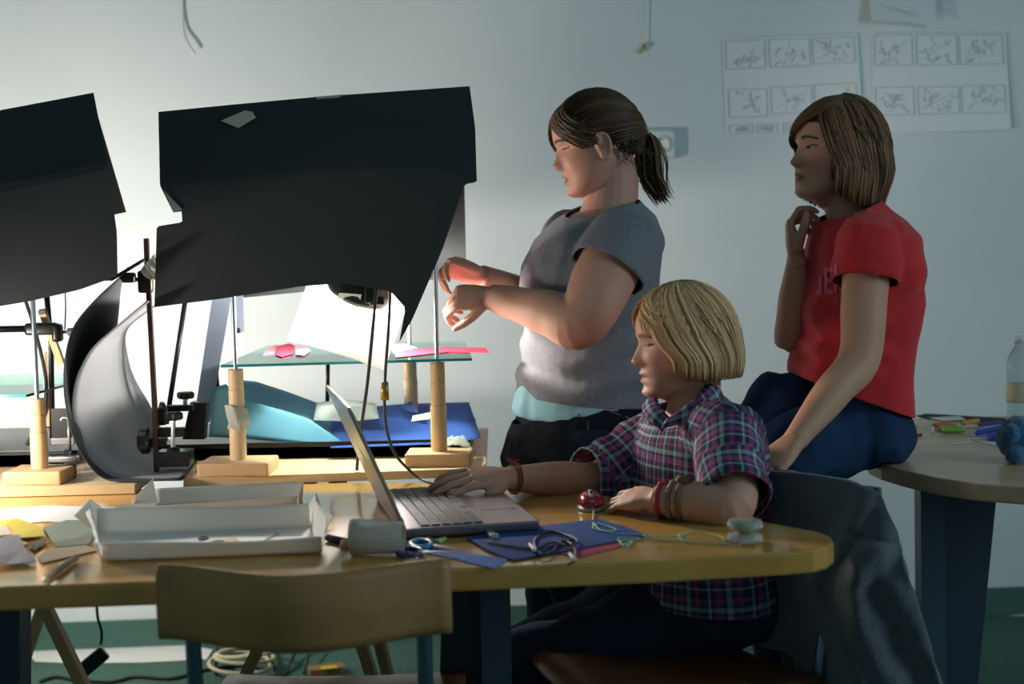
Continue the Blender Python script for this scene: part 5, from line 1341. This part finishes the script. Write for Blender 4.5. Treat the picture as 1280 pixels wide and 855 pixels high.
    for h, k in ((hn_, kn), (hf_, kf)):
        an = V((k.x + .03, k.y + .05, .10))
        parts.append(tube(spline([h + V((.04, 0, 0)), h.lerp(k, .5), k, k.lerp(an, .45) , an], 4), [.080] * 4 + [.074] * 4 + [.066] * 4 + [.058] * 4 + [.05], 20))
        shoe((an.x, an.y), (-1, -.2), t, .22).location.z += .03
    parts.append(loft(ringset([(1062, 490, .102, .13), (1068, 520, .108, .145), (1070, 548, .110, .15), (1072, 566, .09, .13)], ft, Y), 28))
    me = remesh(parts, .006, 5); wrinkle(me, .009, 10, (1.3, 1, 1), 4.0); garment('jeans', me, M_jean2, t)
red_child()

# ================================================================== seated child in plaid shirt
def plaid_material():
    m = bpy.data.materials.new('plaid_cotton'); m.use_nodes = True; nt = m.node_tree; N, L = nt.nodes, nt.links; b = N['Principled BSDF']
    b.inputs['Roughness'].default_value = .9; b.inputs['Specular IOR Level'].default_value = .15
    at = N.new('ShaderNodeAttribute'); at.attribute_name = 'plaid'; sx = N.new('ShaderNodeSeparateXYZ'); L.new(at.outputs['Vector'], sx.inputs[0])
    def stripes(sock, seq, period):
        mu = N.new('ShaderNodeMath'); mu.operation = 'DIVIDE'; mu.inputs[1].default_value = period; L.new(sock, mu.inputs[0])
        fr_ = N.new('ShaderNodeMath'); fr_.operation = 'FRACT'; L.new(mu.outputs[0], fr_.inputs[0])
        r = N.new('ShaderNodeValToRGB'); r.color_ramp.interpolation = 'CONSTANT'; e = r.color_ramp.elements
        for i, (p, c) in enumerate(seq):
            q = e[i] if i < 2 else e.new(p); q.position = p; q.color = lin(c)
        L.new(fr_.outputs[0], r.inputs[0]); return r.outputs[0]
    seq = [(0, '#343446'), (.16, '#a84f7c'), (.26, '#4a4662'), (.40, '#98bab2'), (.52, '#2f3242'), (.60, '#875a92'), (.70, '#c0527c'), (.76, '#3c3e58'), (.88, '#a3c0ba'), (.94, '#484862')]
    a = stripes(sx.outputs[0], seq, .062); c = stripes(sx.outputs[1], seq, .066)
    mx = N.new('ShaderNodeMix'); mx.data_type = 'RGBA'; mx.inputs[0].default_value = .5; L.new(a, mx.inputs[6]); L.new(c, mx.inputs[7])
    L.new(mx.outputs[2], b.inputs['Base Color'])
    nz = N.new('ShaderNodeTexNoise'); nz.inputs['Scale'].default_value = 600; bp = N.new('ShaderNodeBump'); bp.inputs['Strength'].default_value = .2; bp.inputs['Distance'].default_value = .002
    L.new(nz.outputs['Fac'], bp.inputs['Height']); L.new(bp.outputs[0], b.inputs['Normal'])
    return m
M_plaid = plaid_material()
M_jean3 = mat('dark_denim', '#323c52', .9, color2='#2a3346', scale=9, bump=.3, bscale=600, spec=.15)
def seated_child():
    Y = 2.56; ft = V((math.cos(GIRL_YAW), math.sin(GIRL_YAW), 0)); lt = V((0, 0, 1)).cross(ft)
    t = thing('person', 'seated blond child in plaid shirt with one hand on the laptop', 'person', (P(890, 760, 2.5).x, 2.5, 0))
    hd = Head(P(847, 428, 2.58), (-1, -.10, 0), .196, 4, 0, .0)
    neck = tube([hd.W(-.14, 0, -.12), hd.W(-.15, 0, -.42), P(866, 512, Y), P(870, 540, Y)], [.046, .044, .048, .07], 20)
    jaw = tube([hd.W(.10, 0, -.40), hd.W(-.10, 0, -.42)], [.030, .038], 16, dome=True)
    Sn, En, Wn = P(913, 548, 2.42), P(916, 631, 2.29), P(818, 625, 2.345)
    Sf, Ef, Wf = P(822, 545, 2.68), P(748, 600, 2.64), P(636, 598, 2.55)
    arm_n = limb([Sn, Sn.lerp(En, .5), En, En.lerp(Wn, .35), Wn], [.045, .042, .037, .037, .0235])
    arm_f = limb([Sf, Sf.lerp(Ef, .5), Ef, Ef.lerp(Wf, .4), Wf], [.042, .040, .036, .034, .0225])
    hn = hand(Wn, Z(762, 622, .762) - Wn, (.0, -.5, .85), (.5, .8, 0), .82, curls=((.2, .5, .3), (.3, .6, .3), (.3, .6, .3), (.4, .6, .3)), thumb=(.8, .5, .1))
    tip = P(524, 611, 2.50)
    hf = hand(Wf, P(566, 597, 2.515) - Wf, (.1, -.35, .93), (-.1, -1, -.2), .90, curls=((.35, .25, .15), (.30, .28, .15), (.25, .3, .2), (.25, .3, .2)), spread=.10, thumb=(.8, .55, .35), tcurl=(.25, .3))
    core = loft(ringset([(868, 530, .04, .06), (872, 560, .06, .09), (874, 640, .07, .10), (880, 740, .08, .11)], ft, Y))
    me = remesh(hd.mesh() + [neck, jaw, arm_n, arm_f, core] + hn + hf, .0024, 7)
    def hl(x, y, z): return (z > .30 and x < .42) or (x < .08 and z > -.2) or (x < -.15 and z > -.42)
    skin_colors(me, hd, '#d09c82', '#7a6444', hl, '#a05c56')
    obj('body', me, M_skin, t); face_parts(hd, t, 'brow_fair', openness=.009)
    rnd = random.Random(9); locks = []; cols = ['#d8a470', '#e4b582', '#c08c5c', '#f0c898', '#96764c', '#c4a273', '#63492f']
    for i in range(2600):
        a1 = rnd.uniform(66, 294); sgn = 1 if a1 <= 180 else -1; b1 = a1 if a1 <= 180 else 360 - a1
        a0 = 12 + (b1 - 66) * 1.47; th0 = D(rnd.uniform(1, 34) if (rnd.random() < .75 or a0 < 80) else rnd.uniform(30, 85)); lay = rnd.uniform(1.06, 1.15)
        zend = np.interp(b1, [66, 85, 110, 180], [-.23, -.30, -.34, -.36]) + rnd.uniform(-.025, .02)
        pts = []
        for k in range(13):
            s = k / 12; az = sgn * D(a0 + (b1 - a0) * min(1, s * 1.25) ** 1.0)
            if s < .6: p = ell(hd, az, th0 + (D(92) - th0) * s / .6, lay)
            else:
                u = (s - .6) / .4; r = lay * (1 + .05 * math.sin(u * 2.4) - .07 * u * u)
                p = ell(hd, az, D(92), r) + hd.U * (zend * u * hd.H)
            pts.append(p)
        # streaks: neighbouring locks share a tone
        tone = noise.noise(V((a0 * .16, sgn * 3.0, 0)))
        c = hcol(cols[:4] if tone > -.12 else ['#9a7648', '#86643c', '#a98454'], rnd, .16)
        locks.append((pts, c, rnd.uniform(.7, 1.2)))
    for i in range(260):                                        # hair off the forehead
        sgn = 1 if rnd.random() < .6 else -1; az0 = D(sgn * rnd.uniform(0, 20)); az1 = D(sgn * rnd.uniform(36, 64)); th0 = D(rnd.uniform(16, 40)); th1 = D(rnd.uniform(58, 84)); lay = rnd.uniform(1.05, 1.13)
        pts = [ell(hd, az0 + (az1 - az0) * (k / 11) ** 1.4, th0 + (th1 - th0) * (k / 11), lay + .05 * math.sin(k / 11 * 3.1)) for k in range(12)]
        locks.append((pts, hcol(cols[:4], rnd, .16), rnd.uniform(.6, 1.0)))
    hair_mesh('hair', locks, t, .0034)
    # shirt
    rs = ringset([(864, 494, .046, .060), (867, 508, .060, .085), (872, 522, .076, .125), (875, 545, .090, .152), (874, 580, .096, .155), (873, 630, .096, .145),
                  (876, 680, .102, .148), (880, 735, .110, .158), (882, 775, .112, .16)], ft, Y)
    tor = loft(rs, 32, 2.15)
    sn = [Sn - V((.03, -.06, -.01)), Sn, Sn.lerp(En, .5), Sn.lerp(En, .9) + V((.006, 0, 0))]
    sl_n = tube(sn, [.056, .061, .058, .056], 28)
    sf = [Sf + V((.04, -.03, .0)), Sf, Sf.lerp(Ef, .6), Ef, Ef + (Wf - Ef).normalized() * .04, Ef + (Wf - Ef).normalized() * .09]
    sl_f = tube(sf, [.052, .056, .058, .060, .056, .056], 20)
    roll_f = tube([Ef + (Wf - Ef).normalized() * .012, Ef + (Wf - Ef).normalized() * .036], [.062, .060], 18, dome=True)
    me = remesh([tor, sl_n, sl_f, roll_f], .005, 4)
    axes = [([r[0] for r in rs], .125, ft), (sn, .06, V((0, -1, 0))), (sf, .058, V((0, -1, 0)))]
    def fold(p):
        q = p - (Ef + V((.02, 0, 0))); f1 = .006 * math.sin(p.x * 95 + p.z * 60) * max(0, 1 - q.length / .13)
        q = p - Sn.lerp(En, .72); f2 = .005 * math.sin(p.z * 110 + p.x * 50) * max(0, 1 - q.length / .11)
        return f1 + f2
    wrinkle(me, .0065, 10, (1, 1, .7), 1.7, fold)
    axis_uv(me, axes)
    open_cap(me, sn[-1], sn[-1] - sn[-2], .066)
    cut(me, [(Ef + (Wf - Ef).normalized() * .034, Wf - Ef, .10), (P(880, 748, Y), V((0, 0, -1)), .5), (P(862, 508, Y), V((-.42, -.18, 1)), .12)])
    sh = garment('plaid_shirt', me, M_plaid, t)
    # collar, placket, pocket
    cb = P(884, 488, Y + .0)
    def collar(pts_in, pts_out, nm):
        a = spline(pts_in, 5); b = spline(pts_out, 5); g = [[p.lerp(q, k / 4) + V((0, -.002, .006 * math.sin(k / 4 * 3.1))) for p, q in zip(a, b)] for k in range(5)]
        me = bpy.data.meshes.new(nm); vs, fs = sheet(g, .003); me.from_pydata([tuple(v) for v in vs], [], fs); me.update()
        at = me.attributes.new('plaid', 'FLOAT_VECTOR', 'POINT'); C = len(g[0]); uvs = []
        for layer in range(2):
            for i in range(5):
                for j in range(C): uvs += [j * .008, i * .011, 0]
        at.data.foreach_set('vector', uvs); return obj(nm, me, M_plaid, t, True)
    collar([P(890, 478, 2.57), P(882, 485, 2.515), P(862, 503, 2.478), P(838, 523, 2.468)], [P(903, 494, 2.56), P(896, 508, 2.485), P(868, 524, 2.452), P(826, 536, 2.452)], 'collar')
    collar([P(838, 523, 2.468), P(826, 510, 2.50), P(822, 498, 2.56), P(826, 492, 2.60)], [P(828, 540, 2.462), P(808, 522, 2.49), P(803, 508, 2.56), P(812, 500, 2.62)], 'collar')
    # bracelets
    dn = (En - Wn).normalized(); u, v = frame(dn)
    for k, (s, rr, r2, m) in enumerate(((.012, .028, .0042, mat('red_band', '#b8323c', .7)), (.032, .030, .0046, mat('woven_band', '#6f5b48', .8, color2='#b59a86', scale=260)), (.050, .033, .0055, mat('rope_band', '#8a6f50', .85, color2='#6a5238', scale=300)))):
        c = Wn + dn * s; pts = [c + (u * math.cos(a) + v * math.sin(a)) * (rr + .0018 * math.sin(9 * a + k)) for a in np.linspace(0, 6.283, 40)]
        br = obj('bracelet', tube(pts, r2, 8), m, t, True)
    kn_ = obj('bracelet_knot', blob(Wn + dn * .05 + V((0, -.005, .036)), .010, (1.4, 1, .8), .5, 4, 10), mat('rope_band'), br, True)
    df = (Ef - Wf).normalized(); u, v = frame(df)
    for s, rr in ((.008, .0265), (.014, .027)):
        c = Wf + df * s; o_ = obj('bracelet', tube([c + (u * math.cos(a) + v * math.sin(a)) * (rr + .001 * math.sin(5 * a)) for a in np.linspace(0, 6.283, 30)], .0016, 6), mat('rust_thread', '#a8492e', .8), t, True)
    for k in range(4): obj('thread_end', tube([Wf + df * .01 + V((0, 0, .026)), Wf + df * (.01 - .012 + .008 * k) + V((0, 0, .036))], .0012, 5), mat('rust_thread'), o_)
    # jeans
    pel = V((P(888, 765, 2.60).x, 2.60, .53)); parts = []
    for sd in (-1, 1):
        h = pel + lt * .085 * sd + V((0, 0, .03)); k = P(605, 868, 2.60) if sd > 0 else P(640, 852, 2.76); a = V((k.x + .05, k.y + .03, .09))
        parts.append(tube(spline([h - ft * .05, h.lerp(k, .5), k, k.lerp(a, .5), a], 4), [.088] * 4 + [.078] * 4 + [.064] * 4 + [.056] * 4 + [.05], 20))
        shoe((a.x, a.y), ft, t, .2)
    parts.append(loft([(pel + V((0, 0, z)) - ft * .015, ft * a, lt * b) for z, a, b in ((-.045, .08, .12), (0, .115, .16), (.06, .118, .16), (.13, .105, .148))], 28))
    me = remesh(parts, .006, 5); wrinkle(me, .009, 9, (1.2, 1, 1), 6.0); garment('jeans', me, M_jean3, t)
seated_child()

# ================================================================== grey fleece over the chair
M_fleece = mat('grey_fleece', '#666c70', .97, color2='#5c6266', scale=60, bump=.8, bscale=350, spec=.05, sheen=.5)
M_fur = mat('dark_lining', '#2a2c30', .95, bump=.8, bscale=300)
t = thing('fleece_jacket', 'grey fleece jacket draped over the chair back behind the blond child', 'jacket', (.55, 2.4, 0))
fw = V((math.cos(GIRL_YAW), math.sin(GIRL_YAW), 0)); sd = V((fw.y, -fw.x, 0))       # sd points to the near side
far_t, near_t = P(950, 588, 2.60), P(1102, 618, 2.33)
def jpt(u, v):
    """u: along the chair back 0 far .. 1 near; v: -1 inside bottom .. 0 top .. 1 outside bottom"""
    top = far_t.lerp(near_t, u); 
    if v >= 0:
        o = -fw * (.025 + .05 * v) + sd * (.05 * v * u); z = top.z - .62 * v ** 1.05
        f = .022 * math.sin(u * 15 + 2 * v) * v + .012 * math.sin(u * 31 + 5) * v
        p = V((top.x, top.y, z)) + o * 1.0 - fw * f
    else:
        w = -v; z = top.z - .40 * w; o = fw * (.015 + .035 * w)
        f = .012 * math.sin(u * 13 + 3 * w + 1) * w
        p = V((top.x, top.y, z)) + o + fw * f
    if abs(v) < .12: p.z = top.z - .0 + .004 * math.sin(u * 9) - .62 * abs(v) * .6
    return p
g = [[jpt(u, v) for u in np.linspace(-.05, .9, 30)] for v in np.concatenate([np.linspace(.0, .12, 4), np.linspace(.16, .9, 20)])]
obj('back_panel', sheet(g, .008), M_fleece, t, True)
# the half facing the sitter, wrapped round the near corner of the chair back
def jy(px): return float(np.interp(px, [920, 950, 1000, 1050, 1072, 1102, 1200], [2.55, 2.505, 2.41, 2.295, 2.265, 2.255, 2.25]))
jt = [(938, 588), (960, 588), (1010, 592), (1060, 600), (1090, 611), (1102, 620)]
jr = [(1102, 620), (1120, 665), (1140, 735), (1160, 800), (1186, 885)]
jb = [(915, 800), (985, 815), (1040, 860), (1100, 880), (1186, 885)]
jl = [(938, 588), (928, 650), (920, 720), (915, 800)]
g2 = coons([(a, b, 1) for a, b in jt], [(a, b, 1) for a, b in jr], [(a, b, 1) for a, b in jb], [(a, b, 1) for a, b in jl], 70, 60)
rows = []
for r in g2:
    row = []
    for p in r:
        q = cam.matrix_world.inverted() @ p; px = 640 + F * q.x / -q.z; py = 427.5 - F * q.y / -q.z
        rx = float(np.interp(py, [600, 640, 680, 735, 790, 855, 890], [1082, 1064, 1042, 1003, 1030, 1064, 1082]))
        k = 1 / (1 + math.exp(-(px - rx) / 5)); dn = min(1, max(0, (py - 600) / 90))
        y = jy(px) - .030 * k * dn + .006 * (1 - k) * dn - .012 * math.sin(min(1, max(0, (px - rx) / 26)) * math.pi) * dn
        y += .010 * dn * k * math.sin((px - rx) / 11 + .4 * math.sin(py / 40)) + .006 * dn * (1 - k) * math.sin((px + py * .6) / 14)
        y += .006 * noise.noise(V((px / 26, py / 60, 3)))
        y += .006 * math.exp(-((py - (672 + (px - 1075) * .2)) / 5) ** 2) * k
        row.append(P(px, py, y))
    rows.append(row)
obj('front_panel', sheet(rows, .010), M_fleece, t, True)
obj('pink_tab', box(P(962, 642, 2.475), (.012, .012, .02), rotz(.5), .003), mat('pink_tab', '#b0305a', .7), t)
